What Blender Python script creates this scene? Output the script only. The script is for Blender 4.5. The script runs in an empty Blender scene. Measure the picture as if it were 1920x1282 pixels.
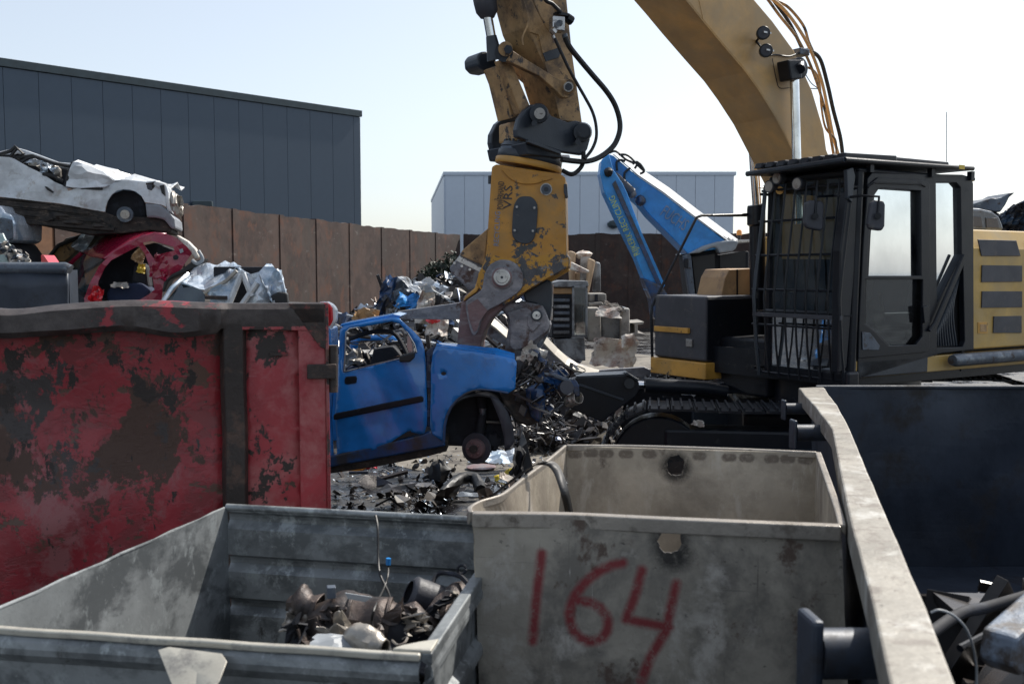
import bpy, bmesh, math, random
from math import sin, cos, tan, atan, atan2, radians, pi
from mathutils import Vector, Matrix, noise, geometry

SC = bpy.context.scene
COL = SC.collection
# ------------------------------------------------------------------ camera
F, CX, CY, CAMZ = 1867.0, 960.0, 641.0, 2.3
TH = atan((641 - 508) / F)
cd = bpy.data.cameras.new('camera'); cam = bpy.data.objects.new('camera', cd); COL.objects.link(cam)
cam.location = (0, 0, CAMZ); cam.rotation_euler = (pi / 2 - TH, 0, 0)
cd.sensor_width = 36; cd.lens = F / 1920 * 36; cd.clip_start = 0.05; cd.clip_end = 3000
cd.dof.use_dof = True; cd.dof.focus_distance = 9.3; cd.dof.aperture_fstop = 4.0
SC.camera = cam
# ------------------------------------------------------------------ sky and sun
SUN_AZ, SUN_EL = radians(46), radians(47)        # azimuth clockwise from +Y (view direction)
W = bpy.data.worlds.new('World'); SC.world = W; W.use_nodes = True
nt = W.node_tree; nt.nodes.clear()
sky = nt.nodes.new('ShaderNodeTexSky'); sky.sky_type = 'NISHITA'; sky.sun_disc = False
sky.sun_elevation = SUN_EL; sky.sun_rotation = SUN_AZ
sky.air_density = 1.0; sky.dust_density = 1.5; sky.ozone_density = 1.0; sky.altitude = 0
bg = nt.nodes.new('ShaderNodeBackground'); bg.inputs['Strength'].default_value = 0.115
hs = nt.nodes.new('ShaderNodeHueSaturation'); hs.inputs['Saturation'].default_value = 0.62
wo = nt.nodes.new('ShaderNodeOutputWorld')
nt.links.new(sky.outputs[0], hs.inputs['Color']); mx = nt.nodes.new('ShaderNodeMix'); mx.data_type = 'RGBA'; mx.inputs[0].default_value = 0.2; mx.inputs[7].default_value = (6.0, 6.8, 7.6, 1)   # thin high haze
nt.links.new(hs.outputs[0], mx.inputs[6]); nt.links.new(mx.outputs[2], bg.inputs[0]); nt.links.new(bg.outputs[0], wo.inputs[0])
sd = bpy.data.lights.new('sun', 'SUN'); sd.energy = 4.2; sd.angle = radians(0.6); sd.color = (1.0, 0.95, 0.87)
sun = bpy.data.objects.new('sun', sd); COL.objects.link(sun)
sdir = Vector((sin(SUN_AZ) * cos(SUN_EL), cos(SUN_AZ) * cos(SUN_EL), sin(SUN_EL)))
sun.rotation_euler = sdir.to_track_quat('Z', 'Y').to_euler(); sun.location = (10, 10, 30)
SC.view_settings.view_transform = 'Standard'; SC.view_settings.look = 'None'
SC.view_settings.exposure = 0.52; SC.view_settings.gamma = 1.0; SC.view_settings.use_curve_mapping = False

# ------------------------------------------------------------------ geometry helpers
RNG = random.Random(7)
CAM = Vector((0, 0, CAMZ)); UP = Vector((0, 0, 1))
def ray(px, py):
    x = (px - CX) / F; y = (CY - py) / F
    return Vector((x, cos(TH) + y * sin(TH), -sin(TH) + y * cos(TH)))
class Fr:
    """a vertical frame: a = horizontal axis, b = axis away from the viewer"""
    def __init__(s, o, deg):
        t = radians(deg); s.o = Vector((o[0], o[1], 0)); s.a = Vector((cos(t), sin(t), 0)); s.b = Vector((-sin(t), cos(t), 0)); s.deg = deg
    def p(s, px, py, w=0.0):
        r = ray(px, py); t = (w + (s.o - CAM).dot(s.b)) / r.dot(s.b); return CAM + r * t
    def at(s, u, w, z): return s.o + s.a * u + s.b * w + UP * z
    def loc(s, P): d = P - s.o; return d.dot(s.a), P.z
def fr2(P, Q):
    d = Q - P; return Fr((P.x, P.y), math.degrees(atan2(d.y, d.x)))
F0 = Fr((0, 0), 0)
def WY(px, py, Y): return F0.p(px, py, Y)
def WZ(px, py, z):
    r = ray(px, py); return CAM + r * ((z - CAMZ) / r.z)

ORG = {}
def worg(o): return ORG.get(o.name, Vector((0, 0, 0)))
def tag(o, label=None, cat=None, group=None, kind=None):
    if label: o['label'] = label
    if cat: o['category'] = cat
    if group: o['group'] = group
    if kind: o['kind'] = kind
    return o
def thing(name, label, cat, loc=(0, 0, 0), group=None):
    o = bpy.data.objects.new(name, None); COL.objects.link(o); o.location = loc
    o.empty_display_size = 0.2; ORG[o.name] = Vector(loc); return tag(o, label, cat, group)
class MB:
    def __init__(s): s.v = []; s.f = []; s.sm = []
    def add(s, vs, fs, smooth=False):
        n = len(s.v); s.v += [Vector(v) for v in vs]; s.f += [tuple(i + n for i in f) for f in fs]; s.sm += [smooth] * len(fs); return s
    def prism(s, pts, off):
        n = len(pts); off = Vector(off)
        return s.add(list(pts) + [p + off for p in pts], [tuple(range(n))[::-1], tuple(range(n, 2 * n))] + [(i, (i + 1) % n, n + (i + 1) % n, n + i) for i in range(n)])
    def box(s, fr, u0, u1, w0, w1, z0, z1):
        return s.prism([fr.at(u0, w0, z0), fr.at(u1, w0, z0), fr.at(u1, w0, z1), fr.at(u0, w0, z1)], fr.b * (w1 - w0))
    def tube(s, pts, r, n=8, caps=True, jr=0):
        pts = [Vector(p) for p in pts]; m = len(pts); rs = r if isinstance(r, (list, tuple)) else [r] * m
        vs = []; fs = []; pv = None
        for i, p in enumerate(pts):
            t = (pts[min(i + 1, m - 1)] - pts[max(i - 1, 0)]).normalized()
            if pv is None:
                pv = t.cross(Vector((0.123, 0.456, 0.88)))
                if pv.length < 0.1: pv = t.cross(Vector((1, 0, 0)))
            pv = (pv - t * pv.dot(t)).normalized(); q = t.cross(pv)
            for k in range(n):
                a = 2 * pi * k / n; rr = rs[i] * (1 + (RNG.uniform(-jr, jr) if jr else 0)); vs.append(p + pv * cos(a) * rr + q * sin(a) * rr)
        for i in range(m - 1):
            for k in range(n): fs.append((i * n + k, i * n + (k + 1) % n, (i + 1) * n + (k + 1) % n, (i + 1) * n + k))
        s.add(vs, fs, True)
        if caps: s.add(vs[:n], [tuple(range(n))[::-1]]); s.add(vs[-n:], [tuple(range(n))])
        return s
    def cyl(s, p, q, r, n=20): return s.tube([p, q], r, n)
    def grid(s, fn, nu, nv, smooth=False):
        vs = [fn(i / nu, j / nv) for j in range(nv + 1) for i in range(nu + 1)]
        return s.add(vs, [(j * (nu + 1) + i, j * (nu + 1) + i + 1, (j + 1) * (nu + 1) + i + 1, (j + 1) * (nu + 1) + i) for j in range(nv) for i in range(nu)], smooth)
    def ball(s, c, r, n=10, jr=0, sq=(1, 1, 1)):
        return s.grid(lambda u, v: Vector(c) + Vector((sq[0] * cos(2 * pi * u) * sin(pi * v), sq[1] * sin(2 * pi * u) * sin(pi * v), sq[2] * cos(pi * v))) * (r * (1 + jr * noise.noise(Vector((cos(2 * pi * u), sin(2 * pi * u), 3 * v)) * 1.7 + Vector(c) * 3))), n, max(4, n // 2), True)
    def build(s, name, mat, parent=None, bevel=0, solid=0, seg=2, label=None, cat=None, group=None, kind=None, smooth=None):
        me = bpy.data.meshes.new(name); o = bpy.data.objects.new(name, me); COL.objects.link(o)
        if parent is None:
            lo = Vector((sum(v.x for v in s.v) / len(s.v), sum(v.y for v in s.v) / len(s.v), min(v.z for v in s.v)))
            o.location = lo; ORG[o.name] = lo
        else:
            lo = worg(parent); o.parent = parent; ORG[o.name] = lo
        me.from_pydata([v - lo for v in s.v], [], s.f); me.validate(); 
        bm = bmesh.new(); bm.from_mesh(me); bmesh.ops.remove_doubles(bm, verts=bm.verts, dist=1e-5); bmesh.ops.recalc_face_normals(bm, faces=bm.faces); bm.to_mesh(me); bm.free()
        if any(s.sm) or smooth:
            me.polygons.foreach_set('use_smooth', [True] * len(me.polygons))
            me.set_sharp_from_angle(angle=radians(38))
        if smooth is False: me.polygons.foreach_set('use_smooth', [False] * len(me.polygons))
        me.materials.append(mat)
        if solid:
            m = o.modifiers.new('s', 'SOLIDIFY'); m.thickness = solid; m.offset = 0
        if bevel:
            m = o.modifiers.new('b', 'BEVEL'); m.width = bevel; m.segments = seg; m.limit_method = 'ANGLE'; m.angle_limit = radians(35)
        return tag(o, label, cat, group, kind)
def spline(pts, n=8):
    pts = [Vector(p) for p in pts]; out = []
    for i in range(len(pts) - 1):
        p0 = pts[max(i - 1, 0)]; p1 = pts[i]; p2 = pts[i + 1]; p3 = pts[min(i + 2, len(pts) - 1)]
        for k in range(n):
            t = k / n; out.append(0.5 * ((2 * p1) + (p2 - p0) * t + (2 * p0 - 5 * p1 + 4 * p2 - p3) * t * t + (3 * p1 - p0 - 3 * p2 + p3) * t ** 3))
    out.append(pts[-1]); return out
def plate(fr, pts, w0, w1, name, mat, parent=None, bevel=0.006, curve=0, **k):
    P = [fr.p(x, y, w0) for x, y in pts]
    if curve: P = spline(P + [P[0]], curve)[:-1]
    return MB().prism(P, fr.b * (w1 - w0)).build(name, mat, parent, bevel=bevel, **k)
def inpoly(x, y, poly):
    c = False; j = len(poly) - 1
    for i in range(len(poly)):
        xi, yi = poly[i]; xj, yj = poly[j]
        if (yi > y) != (yj > y) and x < (xj - xi) * (y - yi) / (yj - yi) + xi: c = not c
        j = i
    return c
def resample(poly, d, closed=True):
    out = []; n = len(poly)
    for i in range(n if closed else n - 1):
        a = Vector(poly[i]); b = Vector(poly[(i + 1) % n]); m = max(1, int(round((b - a).length / d)))
        for k in range(m): out.append(tuple(a.lerp(b, k / m)))
    if not closed: out.append(tuple(poly[-1]))
    return out
def creases(seed, amp, freq, n=5):
    r = random.Random(seed); L = [(r.uniform(0, 2 * pi), freq * r.uniform(0.5, 1.8), r.random(), amp * r.uniform(0.4, 1)) for _ in range(n)]
    def f(u, v):
        s = 0
        for a, q, ph, m in L:
            t = ((u * cos(a) + v * sin(a)) * q + ph) % 1.0; s += m * (abs(t - 0.5) * 4 - 1) * 0.5
        return s
    return f
def sheet(fr, outer, holes, w, name, mat, parent=None, thick=0.02, d=0.08, disp=None, px=True, bevel=0, smooth=False, **k):
    """dense triangulated panel with holes lying in plane w of a frame, disp(u,z) pushes it along the depth axis"""
    cv = (lambda L: [fr.loc(fr.p(x, y, w)) for x, y in L]) if px else (lambda L: L)
    O = resample(cv(outer), d); H = [resample(cv(h), d) for h in holes]
    vs = []; es = []
    for L in [O] + H:
        n = len(vs); vs += [Vector(p) for p in L]; es += [(n + i, n + (i + 1) % len(L)) for i in range(len(L))]
    nb = len(vs)
    x0 = min(p[0] for p in O); x1 = max(p[0] for p in O); y0 = min(p[1] for p in O); y1 = max(p[1] for p in O)
    r = random.Random(3); nx = int((x1 - x0) / d); ny = int((y1 - y0) / d); bpts = [Vector(v) for v in vs]
    for i in range(nx + 1):
        for j in range(ny + 1):
            x = x0 + (i + 0.5 + r.uniform(-.25, .25)) * d; y = y0 + (j + 0.5 + r.uniform(-.25, .25)) * d
            if inpoly(x, y, O) and not any(inpoly(x, y, h) for h in H) and min((q - Vector((x, y))).length_squared for q in bpts) > (d * .45) ** 2: vs.append(Vector((x, y)))
    V, E, T, *_ = geometry.delaunay_2d_cdt(vs, es, [], 0, 1e-6)
    fs = []
    for t in T:
        cx = sum(V[i][0] for i in t) / 3; cy = sum(V[i][1] for i in t) / 3
        if inpoly(cx, cy, O) and not any(inpoly(cx, cy, h) for h in H): fs.append(tuple(t))
    mb = MB(); mb.add([fr.at(p[0], w + (disp(p[0], p[1]) if disp else 0), p[1]) for p in V], fs, smooth)
    return mb.build(name, mat, parent, solid=thick, bevel=bevel, **k)
def sag(P, Q, s, n=10): P = Vector(P); Q = Vector(Q); return [P.lerp(Q, i / n) - UP * s * 4 * (i / n) * (1 - i / n) for i in range(n + 1)]
def canister(p, q, prof, name, mat, parent=None, seed=0, crush=0.15, n=18, **k):
    """a crushed round vessel: prof is [(t, radius)...] along p..q"""
    p = Vector(p); q = Vector(q); ax = (q - p).normalized(); e = ax.cross(UP).normalized(); g = e.cross(ax); so = Vector((seed * 7.1, 0, 0))
    m = 22
    def rad(t):
        for i in range(len(prof) - 1):
            if t <= prof[i + 1][0]: a = (t - prof[i][0]) / max(1e-6, prof[i + 1][0] - prof[i][0]); return prof[i][1] * (1 - a) + prof[i + 1][1] * a
        return prof[-1][1]
    def fn(u, v):
        a = 2 * pi * u; r = rad(v); d = e * cos(a) + g * sin(a)
        x = p.lerp(q, v) + d * r
        nn = noise.noise(x * 9 + so) * 1.1 + 0.6 * abs(noise.noise(x * 22 + so))
        return x + d * (r * crush * nn * 1.6)
    mb = MB().grid(fn, n, m, True); 
    return mb.build(name, mat, parent, solid=0.004, **k)
def shard(c, su, sv, rot, seed, mat, name, parent=None, amp=0.12, fr=2.5, thick=0.006, nu=9, nv=8, taper=0.3, **k):
    """crumpled torn sheet around a point"""
    R = Matrix.Rotation(rot[2], 3, 'Z') @ Matrix.Rotation(rot[1], 3, 'Y') @ Matrix.Rotation(rot[0], 3, 'X'); f = creases(seed, amp, fr, 5); r = random.Random(seed)
    j = [[(r.uniform(-.4, .4), r.uniform(-.4, .4)) for _ in range(nu + 1)] for _ in range(nv + 1)]
    def fn(u, v):
        a, b = j[int(round(v * nv))][int(round(u * nu))]
        x = (u - .5) * su * (1 - taper * v) + a * su / nu; y = (v - .5) * sv + b * sv / nv
        return Vector(c) + R @ Vector((x, y, f(x, y)))
    return MB().grid(fn, nu, nv).build(name, mat, parent, solid=thick, **k)

# ------------------------------------------------------------------ materials
MATS = {}
def mat(name, base, layers=(), rough=0.5, metal=0.0, bump=0.0, bscale=40, spec=0.5, coat=0, rvar=0.15, transm=0, alpha=1, emis=None, pal=None, var=1):
    """layers: (colour, scale xyz or number, threshold, softness[, roughness, metal])"""
    m = bpy.data.materials.new(name); m.use_nodes = True; N = m.node_tree.nodes; L = m.node_tree.links; N.clear()
    out = N.new('ShaderNodeOutputMaterial'); P = N.new('ShaderNodeBsdfPrincipled'); L.new(P.outputs[0], out.inputs[0])
    tc = N.new('ShaderNodeTexCoord')
    def nz(scale, det=6, off=0, dist=0.4, ro=0.6):
        mp = N.new('ShaderNodeMapping'); L.new(tc.outputs['Object'], mp.inputs[0]); s = scale if isinstance(scale, (tuple, list)) else (scale,) * 3
        mp.inputs['Scale'].default_value = s; mp.inputs['Location'].default_value = (off, off * 1.7, off * .6)
        n = N.new('ShaderNodeTexNoise'); n.inputs['Scale'].default_value = 1; n.inputs['Detail'].default_value = det; n.inputs['Distortion'].default_value = dist; n.inputs['Roughness'].default_value = ro
        L.new(mp.outputs[0], n.inputs['Vector']); return n.outputs['Fac']
    def rng(f, a, b, c=0, d=1):
        r = N.new('ShaderNodeMapRange'); r.inputs[1].default_value = a; r.inputs[2].default_value = b; r.inputs[3].default_value = c; r.inputs[4].default_value = d; L.new(f, r.inputs[0]); return r.outputs[0]
    def mix(f, a, b):
        x = N.new('ShaderNodeMix'); x.data_type = 'RGBA'; L.new(f, x.inputs[0])
        for v, i in ((a, 6), (b, 7)):
            if isinstance(v, tuple): x.inputs[i].default_value = (*v, 1)
            else: L.new(v, x.inputs[i])
        return x.outputs[2]
    def fmix(f, a, b):
        x = N.new('ShaderNodeMix'); x.data_type = 'FLOAT'; L.new(f, x.inputs[0])
        for v, i in ((a, 2), (b, 3)):
            if isinstance(v, (int, float)): x.inputs[i].default_value = v
            else: L.new(v, x.inputs[i])
        return x.outputs[0]
    if pal:
        g = N.new('ShaderNodeNewGeometry'); cr = N.new('ShaderNodeValToRGB'); cr.color_ramp.interpolation = 'CONSTANT'; L.new(g.outputs['Random Per Island'], cr.inputs[0])
        while len(cr.color_ramp.elements) < len(pal): cr.color_ramp.elements.new(0.5)
        for i, c in enumerate(pal): cr.color_ramp.elements[i].position = i / len(pal); cr.color_ramp.elements[i].color = (*c, 1)
        v0 = rng(nz(7, 5, 3), .3, .75); col = mix(v0, cr.outputs[0], (0.05, 0.04, 0.035)); 
    else:
        dk = tuple(c * (1 - .28 * var) for c in base); lt = tuple(min(1, c * (1 + .2 * var)) for c in base)
        col = mix(rng(nz(3.1, 8, 1), .3, .7), dk, lt)
    R = fmix(nz(6, 6, 5), max(0.02, rough - rvar), min(1, rough + rvar)); M = None
    hgt = nz(bscale, 5, 2)
    mval = metal
    for i, ly in enumerate(layers):
        c, sc, th, so = ly[:4]
        src = nz(sc, 9, 11.3 + 5.7 * i, 0.2, 0.7)
        if len(ly) > 6:
            sp = N.new('ShaderNodeSeparateXYZ'); L.new(tc.outputs['Object'], sp.inputs[0]); ma = N.new('ShaderNodeMath'); ma.operation = 'MULTIPLY_ADD'; L.new(sp.outputs[2], ma.inputs[0]); ma.inputs[1].default_value = ly[6][0]; ma.inputs[2].default_value = -ly[6][0] * ly[6][1]
            mb_ = N.new('ShaderNodeMath'); mb_.operation = 'ADD'; L.new(src, mb_.inputs[0]); L.new(ma.outputs[0], mb_.inputs[1]); src = mb_.outputs[0]
        f = rng(src, th - so, th + so); col = mix(f, col, c)
        if len(ly) > 4: R = fmix(f, R, ly[4])
        if len(ly) > 5: mval = fmix(f, mval, ly[5])
        hgt = fmix(f, hgt, 0.25) if len(ly) <= 6 else hgt
    L.new(col, P.inputs['Base Color']); L.new(R, P.inputs['Roughness'])
    if isinstance(mval, (int, float)): P.inputs['Metallic'].default_value = mval
    else: L.new(mval, P.inputs['Metallic'])
    P.inputs['Specular IOR Level'].default_value = spec; P.inputs['Coat Weight'].default_value = coat; P.inputs['Coat Roughness'].default_value = 0.08
    if transm: P.inputs['Transmission Weight'].default_value = transm
    if bump:
        b = N.new('ShaderNodeBump'); b.inputs['Strength'].default_value = bump; b.inputs['Distance'].default_value = 0.01; L.new(hgt, b.inputs['Height']); L.new(b.outputs[0], P.inputs['Normal'])
    MATS[name] = m; m['_c'] = 1
    return m
def glass(name, tint=(0.8, 0.85, 0.85), refl=0.14, dirt=0.12, dcol=(0.35, 0.36, 0.34)):
    m = bpy.data.materials.new(name); m.use_nodes = True; N = m.node_tree.nodes; L = m.node_tree.links; N.clear()
    out = N.new('ShaderNodeOutputMaterial'); t = N.new('ShaderNodeBsdfTransparent'); t.inputs[0].default_value = (*tint, 1)
    g = N.new('ShaderNodeBsdfGlossy'); g.inputs['Roughness'].default_value = 0.04; g.inputs['Color'].default_value = (.9, .95, 1, 1)
    fr = N.new('ShaderNodeFresnel'); fr.inputs[0].default_value = 1.5; a = N.new('ShaderNodeMath'); a.operation = 'ADD'; a.inputs[1].default_value = refl; L.new(fr.outputs[0], a.inputs[0])
    x = N.new('ShaderNodeMixShader'); L.new(a.outputs[0], x.inputs[0]); L.new(t.outputs[0], x.inputs[1]); L.new(g.outputs[0], x.inputs[2])
    d = N.new('ShaderNodeBsdfDiffuse'); d.inputs[0].default_value = (*dcol, 1); tc = N.new('ShaderNodeTexCoord'); n = N.new('ShaderNodeTexNoise'); n.inputs['Scale'].default_value = 3; n.inputs['Detail'].default_value = 8
    L.new(tc.outputs['Object'], n.inputs['Vector']); r = N.new('ShaderNodeMapRange'); r.inputs[1].default_value = .35; r.inputs[2].default_value = .8; r.inputs[4].default_value = dirt * 2.5; L.new(n.outputs[0], r.inputs[0])
    y = N.new('ShaderNodeMixShader'); L.new(r.outputs[0], y.inputs[0]); L.new(x.outputs[0], y.inputs[1]); L.new(d.outputs[0], y.inputs[2]); L.new(y.outputs[0], out.inputs[0]); return m

RUST = (0.07, 0.035, 0.024); DKRUST = (0.03, 0.021, 0.018)
m_ground = mat('wet_asphalt', (0.03, 0.029, 0.028), [((0.1, 0.09, 0.08), 0.8, .6, .05, .6), ((0.012, 0.012, 0.014), 1.6, .5, .05, .1), ((0.16, 0.14, 0.12), 9, .62, .05, .8)], rough=.6, bump=.9, bscale=30)
m_dust = mat('dusty_ground', (0.19, 0.17, 0.14), [((0.07, .06, .05), 1.6, .55, .06), ((.02, .02, .02), 4, .66, .03, .3)], rough=.85, bump=.8, bscale=20)
m_red = mat('red_container_paint', (0.28, 0.026, 0.034), [((0.26, 0.085, 0.085), (1.8, 1.8, 1.3), .53, .03, .55), ((.2, .03, .033), (4, 4, 7), .54, .03), ((.10, .05, .035), (3.5, 3.5, 5), .60, .01), (RUST, (2.3, 2.3, 1.8), .59, .01, .65, 0, (.055, 1.1)), ((.05, .04, .038), (3.2, 3.2, 2.2), .59, .012, .5, .2, (.05, 1.1)), (DKRUST, (8, 8, 5.5), .61, .012, .7, 0, (.08, 1.2)), ((.30, .028, .035), (4.2, 4.2, 3), .66, .01, .4, 0), ((0.42, .3, .3), (2, 2, 60), .695, .012), ((.02, .015, .015), (30, 30, 7), .67, .02)], rough=.38, bump=.5, bscale=14)
m_redrust = mat('rusted_red_steel', DKRUST, [((0.30, 0.03, 0.035), (3, 3, 2), .6, .02, .45), ((0.09, .05, .035), 6, .58, .06)], rough=.6, bump=.6, bscale=18)
m_galv = mat('galvanised_steel', (0.25, 0.265, 0.27), [((0.13, .14, .145), (2.4, 2.4, 3.5), .52, .05, .45, .5), ((0.36, .385, .39), (11, 11, 8), .6, .05, .42, .5), ((0.075, .075, .072), (5, 5, 3), .64, .03, .6, .1), ((0.4, .42, .42), (14, 14, 22), .68, .05, .4, .6), ((.05, .045, .04), (40, 40, 30), .7, .03)], rough=.5, metal=.35, bump=.15, bscale=30)
m_beige = mat('weathered_bin_steel', (0.36, 0.315, 0.25), [((0.22, .185, .15), (2.4, 2.4, 2), .53, .08, .6), ((0.42, .38, .33), (7, 7, 2), .6, .06, .55), ((0.09, .065, .05), (6, 6, 5), .66, .05, .7), ((0.05, .045, .042), (30, 30, 9), .7, .03)], rough=.55, metal=.15, bump=.3, bscale=26)
m_rail = mat('worn_bright_rail', (0.27, 0.25, 0.215), [((0.17, .15, .13), (7, 7, 7), .55, .04, .6), ((0.42, .41, .38), (4, 4, 4), .58, .05, .5), ((.06, .05, .045), 22, .66, .02), ((0.3, .12, .05), 4, .7, .03, .8)], rough=.5, metal=.2, bump=.3, bscale=30)
m_navy = mat('dark_blue_container_steel', (0.017, 0.023, 0.036), [((0.035, .045, .065), (2, 2, 1.2), .52, .12, .45), ((0.12, .14, .18), (7, 7, 9), .72, .02, .5), ((0.02, .017, .016), 1.5, .6, .05, .7)], rough=.5, metal=.1, bump=.35, bscale=12)
m_black = mat('black_machine_paint', (0.010, 0.012, 0.017), [((0.045, .043, .041), 9, .66, .06, .7)], spec=.3, rough=.36, bump=.12, bscale=60)
m_char = mat('charcoal_bracket_paint', (0.024, 0.032, 0.044), [((0.1, .095, .09), 14, .68, .04, .6)], rough=.42, bump=.15, bscale=70)
m_greyplastic = mat('dark_grey_housing', (0.045, 0.047, 0.058), [((0.11, .1, .095), 7, .64, .08, .7)], rough=.55, bump=.15, bscale=70)
m_rubber = mat('black_rubber', (0.012, 0.012, 0.013), [], rough=.55, bump=.1, bscale=80)
m_boom = mat('dusty_yellow_boom', (0.62, 0.36, 0.125), [((0.42, .30, .17), (1.2, 1.2, 1.2), .5, .15, .55), ((0.13, .085, .045), 18, .72, .03, .7)], rough=.45, bump=.06, bscale=50)
m_yel = mat('worn_yellow_paint', (0.58, 0.30, 0.055), [((0.4, .24, .08), 3, .58, .1, .6), ((0.05, .04, .035), 13, .64, .025, .6)], rough=.45, bump=.15, bscale=50)
m_stick = mat('grimy_brown_yellow', (0.42, 0.255, 0.11), [((0.12, .08, .05), 3.0, .54, .08, .7), ((0.035, .03, .03), 9, .6, .03, .6), ((.5, .38, .2), 22, .68, .02)], rough=.55, bump=.35, bscale=45)
m_claw = mat('worn_claw_steel', (0.17, 0.17, 0.185), [((0.28, .275, .285), (5, 5, 9), .54, .08, .42, .4), ((0.085, .05, .04), 4, .6, .04, .65, .2), ((0.24, .23, .22), 30, .7, .04, .4, .8)], rough=.5, metal=.25, bump=.6, bscale=35)
m_clawred = mat('rusty_claw_steel', (0.20, 0.13, 0.13), [((0.24, .21, .21), (4, 4, 12), .58, .06, .45, .6), ((0.05, .04, .038), 16, .66, .03)], rough=.55, metal=.35, bump=.5, bscale=35)
m_pin = mat('polished_pin_steel', (0.45, 0.44, 0.43), [((0.15, .13, .12), 30, .6, .05, .5)], rough=.3, metal=.9)
m_chrome = mat('chrome_rod', (0.75, 0.76, 0.78), [((0.06, .05, .05), (60, 60, 14), .66, .03, .6, .1)], rough=.12, metal=1)
m_yclean = mat('machine_yellow_side', (0.50, 0.31, 0.07), [((0.42, .30, .14), 2, .55, .14, .55), ((0.15, .11, .06), 22, .74, .02)], rough=.42, bump=.05)
m_wallr = mat('rusty_yard_wall', (0.042, 0.025, 0.021), [((0.066, .04, .032), (.9, .9, .9), .52, .05), ((.085, .036, .022), (2, 2, 1.4), .58, .04), ((0.045, .033, .028), (1.3, 1.3, .6), .56, .06), ((0.13, .11, .1), (2.5, 2.5, 5), .66, .05)], rough=.85, bump=.5, bscale=6)
m_wallo = mat('orange_rust_wall', (0.16, 0.075, 0.035), [((0.07, .045, .035), 1.6, .55, .06), ((0.25, .18, .12), 5, .66, .04)], rough=.8, bump=.5, bscale=6)
m_bdark = mat('slate_cladding', (0.048, 0.074, 0.108), [], rough=.5, rvar=.05, var=.15)
m_btrim = mat('dark_roof_trim', (0.03, 0.05, 0.06), [], rough=.5, rvar=.05)
m_bgrey = mat('pale_grey_cladding', (0.58, 0.64, 0.72), [], rough=.5, rvar=.05, var=.1)
m_blue = mat('bright_blue_car_paint', (0.016, 0.19, 0.56), [((0.02, .1, .3), 3, .62, .1, .4), ((0.05, .055, .07), 26, .73, .015, .6)], rough=.24, coat=.7, rvar=.06)
m_bluedark = mat('grimy_blue_car_paint', (0.01, 0.06, 0.18), [((0.03, .03, .035), 4, .5, .08, .6)], rough=.35, coat=.3)
m_fuchs = mat('blue_crane_paint', (0.03, 0.25, 0.62), [((0.025, .17, .45), 3, .6, .1), ((0.12, .1, .09), 10, .7, .03)], rough=.4)
m_white = mat('crumpled_white_paint', (0.62, 0.64, 0.66), [((0.36, .33, .3), 3.2, .6, .05, .6), ((0.12, .09, .08), 9, .68, .03, .7)], rough=.3, coat=.3)
m_redcar = mat('crimson_car_paint', (0.27, 0.007, 0.035), [((0.25, .01, .03), 3, .6, .08), ((0.3, .2, .2), 14, .73, .02)], rough=.28, coat=.5)
m_silver = mat('crumpled_silver_paint', (0.55, 0.6, 0.66), [((0.25, .33, .42), 3.0, .53, .06, .35), ((0.08, .08, .09), 10, .68, .03, .6)], rough=.25, metal=.4, coat=.4)
m_bumper = mat('grey_plastic_bumper', (0.22, 0.235, 0.26), [((0.1, .1, .1), 8, .65, .06)], rough=.5)
m_under = mat('rusty_underbody', (0.035, 0.027, 0.022), [((0.12, .09, .07), (6, 6, 14), .6, .05), ((0.01, .01, .01), 9, .55, .06), ((0.3, .28, .26), (12, 12, 40), .72, .02)], rough=.75, bump=.8, bscale=12)
m_dark = mat('dark_interior', (0.012, 0.013, 0.018), [((0.03, .035, .05), 5, .6, .08)], rough=.8)
m_seat = mat('navy_seat_cloth', (0.015, 0.025, 0.06), [], rough=.9)
m_conc = mat('pale_concrete', (0.36, 0.34, 0.31), [((0.16, .15, .14), 2.2, .56, .08), ((0.08, .07, .06), 6, .66, .04)], rough=.8, bump=.5, bscale=12)
m_wood = mat('pale_timber', (0.5, 0.36, 0.23), [((0.28, .18, .11), (14, 14, 1.5), .55, .08)], rough=.75, bump=.2)
m_greym = mat('grey_machine_casing', (0.22, 0.235, 0.25), [((0.07, .07, .075), 3, .52, .06), ((0.12, .07, .05), 7, .66, .04)], rough=.5, metal=.2, bump=.2)
m_pale = mat('bright_torn_sheet', (0.6, 0.56, 0.5), [((0.3, .2, .16), 4, .55, .07), ((0.1, .07, .06), 9, .62, .04)], rough=.55)  # pale cream sheet with brown patches
m_tan = mat('tan_panel', (0.42, 0.26, 0.13), [((0.25, .16, .1), 5, .6, .06)], rough=.6)
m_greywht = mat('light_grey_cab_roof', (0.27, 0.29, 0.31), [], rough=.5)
m_spray = mat('dark_red_spray_paint', (0.16, 0.02, 0.022), [], rough=.8)
m_soot = mat('burnt_soot', (0.014, 0.012, 0.012), [], rough=.9)
m_scrap = mat('mixed_scrap', (0, 0, 0), rough=.42, metal=.35, pal=[(.02, .02, .022), (.05, .05, .055), (.1, .06, .04), (.5, .5, .5), (.03, .032, .04), (.02, .02, .02), (.08, .13, .25), (.25, .24, .22), (.04, .03, .025), (.015, .016, .02), (.7, .7, .68), (.12, .12, .13)])
m_oily = mat('oily_debris', (0, 0, 0), rough=.3, metal=.2, pal=[(.012, .012, .014), (.02, .02, .022), (.03, .022, .018), (.015, .015, .018), (.18, .17, .16), (.01, .01, .012), (.05, .05, .055), (.012, .012, .012)])
m_lens = mat('orange_lens', (0.9, 0.3, 0.03), [], rough=.15, coat=.6)
m_redlens = mat('red_lens', (0.6, 0.02, 0.03), [], rough=.15, coat=.6)
m_yplast = mat('yellow_strip', (0.6, 0.45, 0.02), [], rough=.5)
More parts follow.
